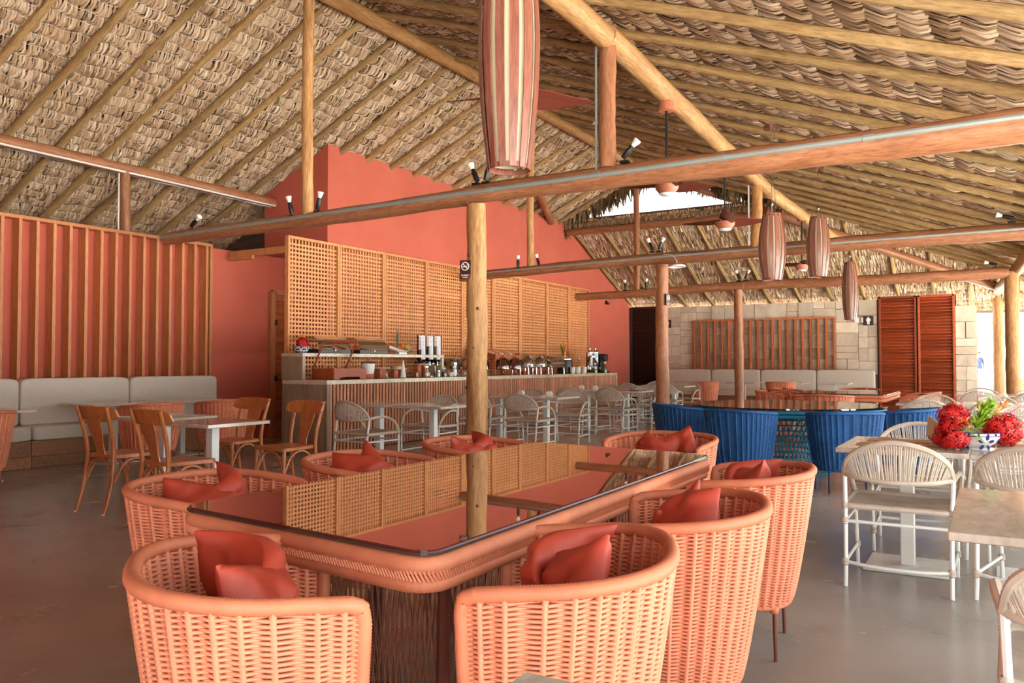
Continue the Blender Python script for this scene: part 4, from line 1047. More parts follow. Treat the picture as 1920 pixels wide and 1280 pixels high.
# ================================================================ BUFFET
CT = .967
t = thing('buffet_counter', 'long stone buffet counter with a front of upright timber dowels', 'counter', (-7.6, 7.9, 0))
obj('top_slab', MB().box((-.42, 4.82, CT-.03), (.84, 9.64, .06), b=.004), 'travertine', t)
obj('end_slab', MB().box((-.42, .03, (CT-.06)/2), (.84, .06, CT-.06), b=.004), 'travertine_dark', t)
obj('end_slab', MB().box((-.42, 9.61, (CT-.06)/2), (.84, .06, CT-.06), b=.004), 'travertine', t)
obj('backing', MB().box((-.06, 4.82, (CT-.06)/2), (.02, 9.5, CT-.06)), plain('dark_backing', srgb(84, 44, 26), .8), t)
dw = [MB().tube([(0, 0, .01), (0, 0, CT-.062)], .020, 7).mesh('dowel', 'dowel'), MB().box((0, 0, (CT-.06)/2+.004), (.026, .024, CT-.07)).mesh('dowel', 'dowel')]
for i in range(139): obj('dowel', dw[0], parent=t, loc=(-.03, .10+i*.0684, 0))
t = thing('riser_shelf', 'stone bridge shelf standing on the left end of the buffet counter', 'shelf', (-8.12, 7.97, CT))
obj('shelf_top', MB().box((-.21, 1.66, .345), (.42, 3.32, .05), b=.004), 'travertine', t)
obj('end_slab', MB().box((-.21, .03, .16), (.42, .06, .32), b=.004), 'travertine_dark', t); obj('end_slab', MB().box((-.21, 3.28, .16), (.42, .06, .32), b=.004), 'travertine', t)
ST = CT+.37
def bowl_prof(r, h, th=.006, foot=.5):
    return [(0, 0), (r*foot, 0), (r*foot, h*.06), (r*.78, h*.36), (r*.95, h*.72), (r, h), (r-th, h), (r*.92, h*.72), (r*.74, h*.38), (r*.4, h*.12), (0, h*.1)]
def petals_on(parent, r, h, n, mat, sc, zf=.62):
    mb = MB()
    for k in range(n):
        a0 = 2*PI*k/n
        for j in range(5):
            b = 2*PI*j/5+.3; u = sc*1.15*math.cos(b); v = sc*1.15*math.sin(b)
            z = h*zf+v; rr = r*(.60+.40*min(1, max(.05, z/h))**.55)+.0015; a = a0+u/rr
            c = Vector((rr*math.cos(a), rr*math.sin(a), z)); tg = Vector((-math.sin(a), math.cos(a), 0)); upv = Vector((.35*math.cos(a), .35*math.sin(a), 1)).normalized()
            loop = []
            for q in range(8):
                w = 2*PI*q/8; lu = .62*sc*math.cos(w); lv = .36*sc*math.sin(w)
                loop.append(c+tg*(lu*math.cos(b)-lv*math.sin(b))+upv*(lu*math.sin(b)+lv*math.cos(b)))
            n2 = tg.cross(upv).normalized(); mb.loft([loop, [p+n2*.002 for p in loop]])
    obj('painted_petals', mb, mat, parent, kind='stuff')
def florets(n, R, c, seed, lo=.65, flat=1.0, size=.018):
    rg = np.random.default_rng(seed); V = []; T = []
    d = rg.normal(size=(n, 3)); d /= np.linalg.norm(d, axis=1)[:, None]
    for i in range(n):
        nn = d[i]; base = np.array(c)+nn*R*np.array([1, 1, flat])*rg.uniform(lo, 1.0)
        a = np.cross(nn, [0.3, .5, .8]); a /= np.linalg.norm(a); b = np.cross(nn, a)
        ph = rg.random()*6.28; tt = rg.random()
        for k in range(4):
            w = ph+k*PI/2; u = a*math.cos(w)+b*math.sin(w); v = np.cross(nn, u); s = size*rg.uniform(.8, 1.2)
            V += [base, base+u*s*.55+v*s*.26+nn*s*.15, base+u*s*1.05-nn*s*.05, base+u*s*.55-v*s*.26+nn*s*.15]; T += [tt]*4
        s = size
        V += [base-a*.0016, base+a*.0016, base-nn*R*.5+a*.0016, base-nn*R*.5-a*.0016]; T += [tt*.3]*4
    V = np.array(V); return npmesh('florets', V, np.arange(len(V)).reshape(-1, 4), 'red_flower', np.array(T), False)
def spikes(n, base, d, L, spread, w, mat, seed):
    rg = np.random.default_rng(seed); V = []; T = []; d = np.array(d, float); d /= np.linalg.norm(d)
    for i in range(n):
        t0 = rg.random(); o = np.array(base)+d*L*t0*.8; e = d*(.5+.5*rg.random())+rg.normal(0, spread, 3); e /= np.linalg.norm(e)
        s = np.cross(e, rg.normal(size=3)); s /= np.linalg.norm(s); l = L*rg.uniform(.25, .45)
        V += [o-s*w*.4, o+e*l*.5-s*w, o+e*l, o+e*l*.5+s*w]; T += [rg.random()]*4
    V = np.array(V); return npmesh('spikes', V, np.arange(len(V)).reshape(-1, 4), mat, np.array(T), False)
def leaf(p0, p1, w, sag, mb=None, up=(0, 0, 1)):
    mb = mb or MB(); P0, P1 = Vector(p0), Vector(p1); d = P1-P0; s = d.cross(Vector(up)).normalized(); L = []
    for i in range(9):
        t = i/8; c = P0+d*t+Vector((0, 0, -sag*4*t*(1-t)*-1)); ww = w*math.sin(PI*min(1, t*.92+.06))**.8
        n = Vector((0, 0, 1)); L.append([c-s*ww+n*ww*.25, c-n*.001, c+s*ww+n*ww*.25, c+n*.002])
    return mb.loft(L)
def flower_bowl(name, label, loc, r, h, seed, big=True):
    t = thing(name, label, 'flower bowl', loc)
    b = obj('bowl', MB().lathe(bowl_prof(r, h, .007), 36), 'ceramic', t)
    rings = MB().tube([(r*1.003*math.cos(2*PI*k/36), r*1.003*math.sin(2*PI*k/36), h*.985) for k in range(36)], .003, 5, True).tube([(r*.985*math.cos(2*PI*k/36), r*.985*math.sin(2*PI*k/36), h*.80) for k in range(36)], .0022, 5, True)
    for k in range(18): a = 2*PI*k/18; rings.lathe([(0, -.007), (.008, 0), (0, .007)], 6, (r*.996*math.cos(a), r*.996*math.sin(a), h*.89))
    obj('painted_rings', rings, 'navy_paint', b)
    petals_on(b, r, h, 6 if big else 7, 'navy_paint', .026 if big else .03, .42)
    return t
# hero arrangement on the marble tables at right
fb = flower_bowl('flower_bowl', 'blue and white bowl of red ixora flowers on the right-hand marble tables', (-.09, 5.22, .72), .135, .095, 3)
for nm, R, c, n, sd, fl in (('red_flower_head', .115, (.135, .06, .105), 420, 1, .85), ('red_flower_head', .095, (-.105, .10, .165), 340, 2, .9), ('red_flower_head', .10, (-.11, -.13, .055), 330, 4, .52), ('red_flower_head', .07, (-.135, .04, .085), 190, 5, .9)):
    me = florets(n, R, c, sd, flat=fl, size=.0175); me.name = nm; o = obj(nm, me, parent=fb)
m_ = spikes(280, (.0, .02, .10), (.40, .1, .8), .19, .40, .006, 'green_feather', 6); m_.name = 'feathery_greens'; obj('feathery_greens', m_, parent=fb)
m_ = spikes(26, (.09, .06, .19), (.55, .15, .55), .11, .25, .006, 'orange_flower', 7); m_.name = 'orange_bloom'; obj('orange_bloom', m_, parent=fb)
m_ = spikes(22, (-.01, -.02, .10), (-.3, -.3, .5), .10, .45, .005, 'orange_flower', 8); m_.name = 'orange_bloom'; obj('orange_bloom', m_, parent=fb)
sp = MB().tube([(-.03, .06, .16), (-.085, .10, .29)], [.009, .002], 6).tube([(.02, .09, .2), (.015, .12, .31)], [.006, .002], 6).tube([(.17, .08, .19), (.23, .11, .24)], [.007, .002], 6)
obj('pink_spikes', sp, 'pink', fb)
lf = leaf((-.075, -.10, .115), (.06, -.155, .03), .024, .02); leaf((-.07, -.09, .115), (-.245, .0, .055), .02, -.005, lf); leaf((-.12, .16, .15), (-.19, .10, .16), .02, .01, lf)
obj('leaves', lf, 'leaf', fb)
# small bowl on the riser shelf
sb = flower_bowl('flower_bowl', 'blue and white bowl of orange flowers at the left end of the buffet', (-8.33, 8.16, ST), .115, .10, 5, False)
me = florets(160, .09, (.03, -.02, .13), 11, size=.03); me.name = 'red_flower_head'; obj('red_flower_head', me, parent=sb)
m_ = spikes(90, (0, 0, .08), (0, 0, 1), .17, .6, .012, 'orange_flower', 12); m_.name = 'orange_bloom'; obj('orange_bloom', m_, parent=sb)
# roll-top covers
def rolltop(label, y, L):
    t = thing('roll_top_display', label, 'food display', (-8.36, y, ST), 0, 'roll-top food displays on the stone shelf')
    obj('tray', MB().box((0, 0, .03), (.34, L, .06), b=.006), 'tray_black', t)
    mb = MB(); loops = []
    for i in range(2): loops.append([Vector((.155*math.cos(a), (-.5+i)*(L-.02), .06+.19*math.sin(a)**.8)) for a in np.linspace(0.001, PI-.001, 14)])
    mb.loft(loops, caps=False, closed=False); obj('clear_cover', mb, 'acrylic', t)
    f = MB()
    for k in range(26): f.box((random.uniform(-.11, .11), random.uniform(-L*.42, L*.42), .072), (.05, .04, .03), rz=random.random()*3, b=.006)
    obj('sliced_fruit', f, 'melon' if 'right' in label else 'cake', t, kind='stuff')
    obj('knob', MB().lathe([(0, -.012), (.012, -.008), (.012, .008), (0, .012)], 10, (.175, 0, .045)), 'steel', t)
rolltop('clear roll-top food cover on the stone shelf, left one', 8.68, .66); rolltop('clear roll-top food cover on the stone shelf, right one over cut fruit', 9.54, .66)
# boat dish with pineapple and fruit
t = thing('fruit_dish', 'white boat-shaped dish of fruit with a pineapple top on the stone shelf', 'fruit dish', (-8.33, 10.36, ST))
L = []
for i in range(15):
    u = -1+2*i/14; y = u*.29; z = .035+.075*u*u; w = .11*(1-u*u)**.55+.004
    L.append([(-w, y, z+.03), (-w*.6, y, z-.005), (w*.6, y, z-.005), (w, y, z+.03), (w*.9, y, z+.03), (w*.5, y, z+.004), (-w*.5, y, z+.004), (-w*.9, y, z+.03)])
obj('dish', MB().loft(L), 'ceramic', t); obj('foot', MB().box((0, 0, .018), (.1, .2, .036), b=.006), 'ceramic', t)
obj('pineapple', MB().lathe([(0, .03), (.045, .04), (.058, .09), (.04, .14), (0, .15)], 14, (0, -.08, 0)), 'pine', t)
pm = MB()
for k in range(22):
    a = k*2.4; h = .13+.19*(k/22); r = .05*(1-k/26); pm.loft([[Vector((.006*math.cos(a), -.08+.006*math.sin(a), .12+.08*k/22))+Vector((q*math.sin(a), -q*math.cos(a), 0)) for q in (-.010, .010)]+[Vector((.008*math.cos(a), -.08+.008*math.sin(a), .12+.08*k/22))], [Vector((r*math.cos(a), -.08+r*math.sin(a), .15+h))+Vector((q*math.sin(a), -q*math.cos(a), 0)) for q in (-.001, .001)]+[Vector((r*math.cos(a), -.08+r*math.sin(a), .151+h))]])
obj('pineapple_crown', pm, 'pine_leaf', t)
for nm, mt, ys, n in (('red_fruit', 'melon', (-.19, -.13), 3), ('red_fruit', 'melon', (-.02, .05), 3), ('yellow_fruit', 'fruit_y', (.08, .22), 7)):
    for k in range(n): obj(nm, MB().lathe([(0, -.035), (.026, -.025), (.036, 0), (.026, .025), (0, .035)], 10), mt, t, (random.uniform(-.05, .05), random.uniform(*ys), .09+random.uniform(0, .05)))
def single(name, mb, mat, label, cat, loc, group=None): o = obj(name, mb, mat, loc=loc); return tag(o, label, cat, group)
# wooden display box with raised frame lid
t = thing('display_box', 'reddish wooden display box with its framed lid propped open, left end of the buffet', 'display box', (-7.98, 8.55, CT))
arch = [(-.33, 0), (-.22, 0), (-.18, .035), (.18, .035), (.22, 0), (.33, 0), (.33, .155), (-.33, .155)]
def wallp(x): return prism(arch, -.008, .008).xf(Matrix.Translation((x, 0, 0))@Matrix(((0, 0, 1, 0), (1, 0, 0, 0), (0, 1, 0, 0), (0, 0, 0, 1))))
obj('front_board', wallp(.20), 'box_wood', t); obj('back_board', wallp(-.20), 'box_wood', t)
for y in (-.33, .33): obj('end_board', MB().box((0, y, .0775), (.40, .018, .155), b=.003), 'box_wood', t)
obj('inner_tray', MB().box((0, 0, .12), (.38, .64, .01)), 'tray_black', t)
lid = MB()
for y in (-.33, .33): lid.tube([(-.2, y, .16), (.02, y+.0, .56)], .018, 4)
lid.tube([(.02, -.33, .56), (.02, .33, .56)], .018, 4).tube([(-.2, -.33, .16), (-.2, .33, .16)], .018, 4)
lid.xf(Matrix.Translation((0, 0, -.02))); obj('lid_frame', lid, 'box_wood', t)
obj('prop_sticks', MB().tube([(-.1, -.32, .30), (.02, -.28, .15)], .007, 5).tube([(-.1, .32, .30), (.02, .30, .15)], .007, 5), 'batten', t)
t = thing('glazed_casserole', 'stacked white pot on a terracotta warmer beside the wooden display box', 'pot', (-8.02, 9.2, CT), 0)
obj('warmer', MB().lathe([(.07, 0), (.085, .0), (.085, .07), (.07, .07)], 18), 'brick', t); obj('pot', MB().lathe([(0, .07), (.085, .07), (.1, .13), (.105, .22), (.098, .22), (.09, .14), (0, .09)], 22), 'ceramic', t); obj('glass_lid', MB().lathe([(.104, .222), (.08, .25), (.03, .265), (0, .27)], 20), 'smoke_glass', t); obj('lid_knob', MB().lathe([(0, .268), (.012, .272), (.018, .29), (0, .30)], 10), 'chrome', t)
single('serving_bowl', MB().lathe(bowl_prof(.13, .07), 24).xf(Matrix.Translation((0, 0, .0))), 'ceramic', 'wide white serving bowl behind the wooden display box', 'bowl', (-8.26, 9.02, CT+.16)).location = (-8.3, 9.0, CT)
def stand_plate(label, y, hz, top):
    t = thing('cake_stand', label, 'cake stand', (-8.12, y, CT), 0, 'raised plates on the buffet')
    obj('block', MB().box((0, -.09, hz/2), (.1, .1, hz), b=.005), 'brick', t); obj('block', MB().box((0, .09, hz/2), (.1, .08, hz), b=.005), 'brick', t)
    obj('plate', MB().lathe([(0, hz), (.09, hz), (.17, hz+.012), (.17, hz+.017), (.09, hz+.007), (0, hz+.007)], 26), 'ceramic', t)
    f = MB()
    if top == 'cake': f.lathe([(0, hz+.008), (.11, hz+.008), (.115, hz+.05), (.10, hz+.065), (0, hz+.068)], 22)
    else:
        for k in range(14): f.box((random.uniform(-.08, .08), random.uniform(-.1, .1), hz+.035), (.06, .05, .05), rz=random.random()*3, b=.012)
    obj('food', f, 'cake' if top == 'cake' else 'choc', t)
stand_plate('raised white plate with a pale cake under the stone shelf', 10.02, .12, 'cake'); stand_plate('raised white plate of dark sweets at the right end of the stone shelf', 10.62, .20, 'choc')
t = thing('cake_stand', 'empty white plate on a block beside the white pot', 'cake stand', (-8.14, 9.62, CT), 0, 'raised plates on the buffet')
obj('block', MB().box((0, 0, .07), (.12, .14, .14), b=.005), 'brick', t); obj('plate', MB().lathe([(0, .14), (.09, .14), (.16, .152), (.16, .157), (.09, .147), (0, .147)], 26), 'ceramic', t)
t = thing('cone_jar', 'slim white cone-shaped dispenser at the front of the buffet', 'dispenser', (-7.72, 9.66, CT))
obj('cone', MB().lathe([(0, 0), (.048, 0), (.045, .02), (.012, .26), (.010, .27), (0, .272)], 18), 'shade_white', t); obj('base_ring', MB().lathe([(.05, 0), (.054, .004), (.05, .012)], 18), 'steel', t)
for k, y in enumerate((9.25, 9.98, 10.3)):
    t = thing('name_card', 'small pale card in a wooden block at the buffet edge, %s' % ['left', 'middle', 'right'][k], 'card', (-7.70, y, CT), .25, 'cards along the buffet edge')
    obj('block', MB().box((0, 0, .012), (.035, .06, .024), b=.003), 'brick', t); obj('card', MB().box((0, 0, .05), (.004, .055, .06)), plain('pale_green_card', srgb(190, 206, 176), .6), t)
t = thing('slate_mat', 'long dark mat on the buffet under the cards', 'mat', (-7.78, 9.8, CT)); obj('mat', MB().box((0, 0, .004), (.22, 1.2, .006)), 'tray_black', t)
# cereal dispensers
t0 = None
for k, (y, c) in enumerate(((10.78, 'cereal_a'), (11.0, 'cereal_b'), (11.22, 'cereal_c'))):
    t = thing('cereal_dispenser', 'tall clear cereal dispenser tube, %s of three' % ['left', 'middle', 'right'][k], 'dispenser', (-8.22, y, CT), 0, 'cereal dispensers on the buffet')
    obj('stand', MB().tube([(-.05, 0, .02), (-.05, 0, .30), (0, 0, .30)], .012, 8).lathe([(0, 0), (.08, 0), (.08, .012), (0, .012)], 18), 'steel', t)
    obj('funnel', MB().lathe([(.025, .17), (.03, .2), (.06, .26), (.084, .29), (.08, .29), (.05, .255), (.02, .2)], 18), 'glass', t)
    obj('valve', MB().lathe([(0, .19), (.03, .19), (.03, .25), (0, .25)], 12).tube([(.03, 0, .22), (.075, 0, .22)], .006, 6).box((.078, 0, .22), (.01, .05, .012)), 'chrome', t)
    obj('cereal', MB().lathe([(0, .27), (.072, .295), (.074, .51 - .06*(k == 0)), (0, .52 - .06*(k == 0))], 18), c, t)
    obj('clear_tube', MB().lathe([(.078, .29), (.078, .68), (.075, .68), (.075, .29)], 22), 'glass', t); obj('lid', MB().lathe([(0, .68), (.08, .68), (.08, .70), (.02, .705), (.012, .725), (0, .725)], 20), 'acrylic', t)
def jar(label, x, y, r, h, fill, fm, cap='steel', grp='jars and pots on the buffet'):
    t = thing('jar', label, 'jar', (x, y, CT), 0, grp)
    obj('glass_body', MB().lathe([(0, 0), (r, 0), (r*1.05, h*.3), (r, h*.75), (r*.8, h*.85), (r*.8, h)], 18), 'glass', t)
    obj('contents', MB().lathe([(0, .006), (r*.9, .006), (r*.92, h*fill), (0, h*fill)], 16), fm, t); obj('lid', MB().lathe([(0, h), (r*.85, h), (r*.85, h+.02), (0, h+.024)], 16), cap, t)
jar('preserve jar with a pale filling below the cereal tubes', -7.86, 10.42, .055, .16, .7, 'cake'); jar('small jar of dark red jam on the buffet', -7.80, 10.85, .042, .13, .6, 'jam', 'glass')
jar('metal-lidded jar between the preserve and the jam', -7.80, 10.68, .035, .09, .8, 'ceramic')
t = thing('milk_jug', 'tall clear milk jug with steel lid on the buffet', 'jug', (-7.86, 11.22, CT)); obj('body', MB().lathe([(0, 0), (.062, 0), (.065, .03), (.045, .14), (.05, .20), (.046, .20), (.04, .14), (.0, .01)], 20), 'glass', t); obj('milk', MB().lathe([(0, .008), (.057, .01), (.045, .12), (0, .12)], 18), 'shade_white', t); obj('lid', MB().lathe([(0, .20), (.052, .20), (.052, .235), (.03, .25), (0, .25)], 18), 'steel', t); obj('handle', MB().tube(spline([(.0, .05, .19), (0, .11, .17), (0, .11, .08), (0, .06, .05)], 5), .008, 6), 'black', t)
for k, (y, r) in enumerate(((11.12, .055), (11.48, .062), (11.74, .075), (11.98, .06))):
    single('small_bowl', MB().lathe(bowl_prof(r, .075), 20), 'ceramic', 'small white bowl on the buffet left of the nearest column, %s in its row' % ['first', 'second', 'third', 'fourth'][k], 'bowl', (-7.78 if k else -7.86, y, CT), 'small white bowls on the buffet')
single('saucer_stack', MB().lathe([(0, 0), (.06, 0), (.10, .012), (.06, .012), (.10, .024), (.06, .024), (.10, .036), (.06, .03), (0, .03)], 22), 'ceramic', 'low stack of white saucers in front of the milk jug', 'saucers', (-7.68, 11.26, CT))
t = thing('steel_bowl', 'large polished steel bowl on a foot, left of the glass dome', 'bowl', (-8.2, 11.62, CT)); obj('bowl', MB().lathe([(0, .13), (.05, .13), (.13, .18), (.185, .27), (.19, .31), (.184, .31), (.176, .27), (.12, .19), (0, .15)], 28), 'steel', t); obj('foot', MB().lathe([(.075, 0), (.07, .015), (.02, .04), (.018, .12), (.05, .13)], 20), 'steel', t)
def dome(label, x, y, r, food):
    t = thing('glass_dome', label, 'food cover', (x, y, CT), 0, 'smoky domes on the buffet')
    obj('stand', MB().lathe([(0, 0), (.07, 0), (.06, .015), (.016, .03), (.016, .09), (r*.5, .10), (r, .108), (r, .115), (0, .112)], 24), 'box_wood', t)
    obj('dome', MB().lathe([(r*.95, .116), (r*.97, .18), (r*.82, .27), (r*.45, .325), (0, .34)], 26), 'smoke_glass', t); obj('knob', MB().lathe([(0, .34), (.012, .345), (.018, .36), (0, .375)], 12), 'chrome', t)
    f = MB()
    for k in range(12): a = k*2.4; f.lathe([(0, -.018), (.028, 0), (0, .03)], 8, (r*.6*math.sqrt(k/12)*math.cos(a), r*.6*math.sqrt(k/12)*math.sin(a), .135))
    obj('food', f, food, t, kind='stuff')
dome('smoky glass dome over pastries, just left of the nearest column', -8.15, 12.05, .19, 'bread'); dome('smoky glass dome half hidden by the nearest column', -8.2, 12.6, .15, 'melon')
dome('low smoky dome under the bread box, left one', -7.92, 12.90, .14, 'cake'); dome('low smoky dome under the bread box, right one', -7.92, 13.36, .14, 'melon')
t = thing('bread_stand', 'slanted wooden bread box on tall legs full of wrapped loaves', 'bread box', (-8.18, 13.15, CT))
pts = [(-.22, .43), (.22, .32)]
tr = MB()
ang = math.atan2(.11, .44)
R = Matrix.Rotation(ang, 3, 'Y')
tr.box((0, 0, .36), (.46, .95, .02), rot=R); 
for y in (-.47, .47): tr.box((0, y, .40), (.46, .02, .09), rot=R)
tr.box((.225, 0, .345), (.02, .96, .085)).box((-.225, 0, .455), (.02, .96, .09)); obj('tray', tr, 'box_wood', t)
for x in (-.2, .2):
    for y in (-.45, .45): obj('leg', MB().box((x, y, .17 if x > 0 else .21), (.025, .025, .34 if x > 0 else .42)), 'box_wood', t)
for k in range(8):
    l = MB().lathe([(0, -.16), (.03, -.14), (.045, -.05), (.045, .06), (.03, .14), (0, .16)], 10).xf(Matrix.Translation((0, -.38+k*.108, .425))@Matrix.Rotation(PI/2+ang, 4, 'Y'))
    o = obj('bread_loaf', l, 'bread' if k % 3 else 'paper'); o.location = t.location
    tag(o, 'wrapped bread loaf in the slanted bread box, %s from the left' % ['first', 'second', 'third', 'fourth', 'fifth', 'sixth', 'seventh', 'eighth'][k], 'bread', 'loaves in the bread box')
def chafing(label, y, round_=True, L=.44):
    t = thing('chafing_dish', label, 'chafing dish', (-8.05, y, CT), 0, 'steel chafing dishes')
    if round_:
        obj('lid', MB().lathe([(.225, .20), (.22, .26), (.18, .345), (.10, .40), (0, .42)], 30), 'steel', t); obj('pan', MB().lathe([(0, .13), (.20, .13), (.225, .15), (.23, .20), (.2, .2)], 30), 'steel', t)
    else:
        loops = [[Vector((.2*math.cos(a), q*L*(1 if abs(q) < .5 else .98), .20+.2*math.sin(a))) for a in np.linspace(0, PI, 14)] for q in (-.5, -.49, .49, .5)]
        obj('lid', MB().loft(loops), 'steel', t); obj('pan', MB().box((0, 0, .165), (.42, L+.04, .07), b=.01), 'steel', t)
    fr = MB()
    for sx in (-.19, .19):
        for sy in (-.16, .16): fr.tube([(sx, sy*(1 if round_ else L/.44*1.2), 0), (sx*.95, sy*(1 if round_ else L/.44*1.2), .14)], .02, 8)
    obj('stand', fr, 'steel', t); obj('burner', MB().lathe([(0, 0), (.045, 0), (.045, .07), (.03, .075), (0, .075)], 16), 'brick', t)
    obj('handle', MB().tube([(.2, -.05, .28), (.235, -.04, .29), (.235, .04, .29), (.2, .05, .28)], .008, 6), 'chrome', t)
chafing('round steel chafing dish, left one right of the bread box', 13.92); chafing('round steel chafing dish, the right one', 14.43); chafing('long roll-top steel chafing dish between the round ones and the black urn', 15.02, False, .62)
t = thing('soup_urn', 'black soup urn with a steel rim on the buffet', 'urn', (-8.0, 15.62, CT)); obj('body', MB().lathe([(0, 0), (.17, 0), (.175, .02), (.165, .27), (.16, .30), (0, .30)], 26), 'black', t); obj('lid', MB().lathe([(.165, .30), (.165, .32), (.10, .36), (.02, .375), (.02, .39), (0, .39)], 26), 'steel', t); obj('dial', MB().lathe([(0, 0), (.02, 0), (.018, .012), (0, .012)], 10).xf(Matrix.Translation((.17, 0, .06))@Matrix.Rotation(PI/2, 4, 'Y')), 'chrome', t)
t = thing('flower_vase', 'dark vase of orange bird-like flowers behind the black urn', 'vase', (-8.35, 16.25, CT)); obj('vase', MB().lathe([(0, 0), (.07, 0), (.09, .15), (.06, .32), (.07, .38), (0, .36)], 18), 'black', t)
m_ = spikes(40, (0, 0, .36), (0, .1, 1), .34, .3, .02, 'orange_flower', 21); m_.name = 'orange_bloom'; obj('orange_bloom', m_, parent=t); obj('leaf', leaf((0, 0, .36), (.02, -.2, .66), .03, .0), 'leaf', t)
for k, y in enumerate((15.55, 15.80, 16.12)):
    t = thing('cup_stack', 'stack of white cups in front of the black urn, %s of three' % ['left', 'middle', 'right'][k], 'cups', (-7.78, y, CT), 0, 'cup stacks on the buffet')
    for q in range(2): obj('cup', MB().lathe([(0, 0), (.04, 0), (.058, .05), (.06, .085), (.055, .085), (.05, .05), (0, .01)], 18), 'ceramic', t, (0, 0, q*.055))
def juice(label, x, y, r, h, m): 
    t = thing('juice_dispenser', label, 'drink dispenser', (x, y, CT), 0, 'drink dispensers on the buffet')
    obj('base', MB().lathe([(0, 0), (r*.9, 0), (r*.7, .02), (r*.3, .05), (r*.3, .13), (r, .16), (0, .16)], 20), 'steel', t); obj('juice', MB().lathe([(0, .165), (r*.9, .165), (r*.9, h*.68), (0, h*.68)], 20), m, t)
    obj('cylinder', MB().lathe([(r, .16), (r, h*.85), (r*.97, h*.85), (r*.97, .16)], 22), 'glass', t); obj('lid', MB().lathe([(r*1.05, h*.85), (r*1.05, h*.88), (r*.6, h*.96), (.012, h*.97), (.014, h*1.03), (0, h*1.05)], 22), 'steel', t)
    obj('tap', MB().tube([(r*.8, 0, .14), (r*1.4, 0, .13), (r*1.4, 0, .09)], .012, 8), 'chrome', t)
juice('glass juice dispenser of yellow juice with steel lid', -8.02, 16.93, .085, .55, 'juice_y'); juice('glass juice dispenser of orange juice with steel lid', -7.96, 17.10, .085, .55, 'juice_o')
t = thing('drink_jar', 'bulbous clear drink jar in front of the juice dispensers', 'drink dispenser', (-7.83, 16.64, CT)); obj('jar', MB().lathe([(0, 0), (.12, 0), (.15, .12), (.13, .24), (.07, .33), (.075, .36)], 24), 'glass', t); obj('lid', MB().lathe([(0, .36), (.08, .36), (.08, .385), (.02, .40), (0, .41)], 18), 'steel', t); obj('drink', MB().lathe([(0, .01), (.11, .01), (.13, .08), (0, .08)], 20), 'lime', t)
def bottle(label, x, y, m, h=.26): 
    t = thing('bottle', label, 'bottle', (x, y, CT), 0, 'bottles on the buffet')
    obj('glass_body', MB().lathe([(0, 0), (.055, 0), (.058, .02), (.045, h*.55), (.025, h*.8), (.022, h)], 18), 'glass', t); obj('drink', MB().lathe([(0, .01), (.05, .01), (.043, h*.5), (0, h*.5)], 16), m, t); obj('cap', MB().lathe([(0, h), (.028, h), (.028, h+.03), (0, h+.03)], 12), 'shade_white', t)
bottle('clear bottle with a pale yellow drink behind the cups', -8.05, 16.40, 'juice_y', .32); bottle('small bottle of green drink in front of the drink jar', -7.70, 16.52, 'lime', .20); bottle('small green bottle in front of the coffee machine', -7.70, 17.05, 'lime', .22)
t = thing('coffee_machine', 'black coffee machine at the right end of the buffet', 'coffee machine', (-7.92, 17.33, CT)); obj('body', MB().box((-.08, 0, .22), (.26, .22, .44), b=.012), 'black', t); obj('head', MB().box((.08, 0, .36), (.12, .2, .16), b=.012), 'black', t); obj('drip_tray', MB().box((.1, 0, .02), (.16, .2, .04), b=.006), 'tray_black', t); obj('panel', MB().box((.142, 0, .34), (.006, .12, .09)), 'chrome', t)
# ================================================================ LAMPS, FANS, SPOTS
def lamp(label, x, y, z0, h, R, ztop, two=False):
    t = thing('pendant_lamp', label, 'lamp', (x, y, z0), random.random(), 'slatted barrel pendant lamps')
    n = 13; prof = lambda u: R*(.60+.40*math.sin(PI*(.08+.86*u))**1.1)
    for k in range(n):
        a0 = 2*PI*k/n; L = []
        for i in range(15):
            u = i/14; r = prof(u); hw = math.tan(PI/n)*prof(u)*.62
            c = Vector((r*math.cos(a0), r*math.sin(a0), u*h)); tg = Vector((-math.sin(a0), math.cos(a0), 0)); o = Vector((math.cos(a0), math.sin(a0), 0))
            L.append([c-tg*hw-o*.003, c+tg*hw-o*.003, c+tg*hw+o*.003, c-tg*hw+o*.003])
        obj('slat', MB().loft(L), 'lamp_wood', t)
    obj('liner', MB().lathe([(prof(i/16)*.86, .03+(h-.06)*i/16) for i in range(17)]+[(prof(1)*.84, h-.03)]+[(prof(i/16)*.845, .03+(h-.06)*i/16) for i in range(16, -1, -1)], 28), 'cream', t)
    for z in (.012, h-.012): obj('ring', MB().lathe([(prof(0)*.98, z-.012), (prof(0)*1.0, z-.012), (prof(0)*1.0, z+.012), (prof(0)*.97, z+.012), (prof(0)*.97, z-.012)], 28), 'lamp_wood', t)
    obj('top_spokes', MB().box((0, 0, h-.02), (prof(1)*1.9, .02, .012)).box((0, 0, h-.02), (.02, prof(1)*1.9, .012)), 'lamp_wood', t)
    obj('bulb', MB().lathe([(0, -.06), (.03, -.045), (.04, 0), (.02, .05), (.018, .09), (0, .09)], 14, (0, 0, h*.55)), 'bulb', t)
    cb = MB().tube([(0, 0, h-.02), (0, 0, ztop-z0)], .0035, 5)
    if two: cb.tube(spline([(.03, 0, h-.02), (.045, 0, h+.15), (.025, .01, (ztop-z0+h)/2), (.04, 0, ztop-z0)], 6), .003, 5)
    cb.tube([(0, 0, h-.02), (0, 0, h+.10)], .012, 6); cb.lathe([(.012, h+.10), (.02, h+.12), (.004, h+.16)], 8)
    obj('cord', cb, 'chrome', t)
    obj('canopy', MB().lathe([(0, ztop-z0-.03), (.085, ztop-z0-.03), (.09, ztop-z0), (0, ztop-z0+.01)], 24), 'fan_wood', t)
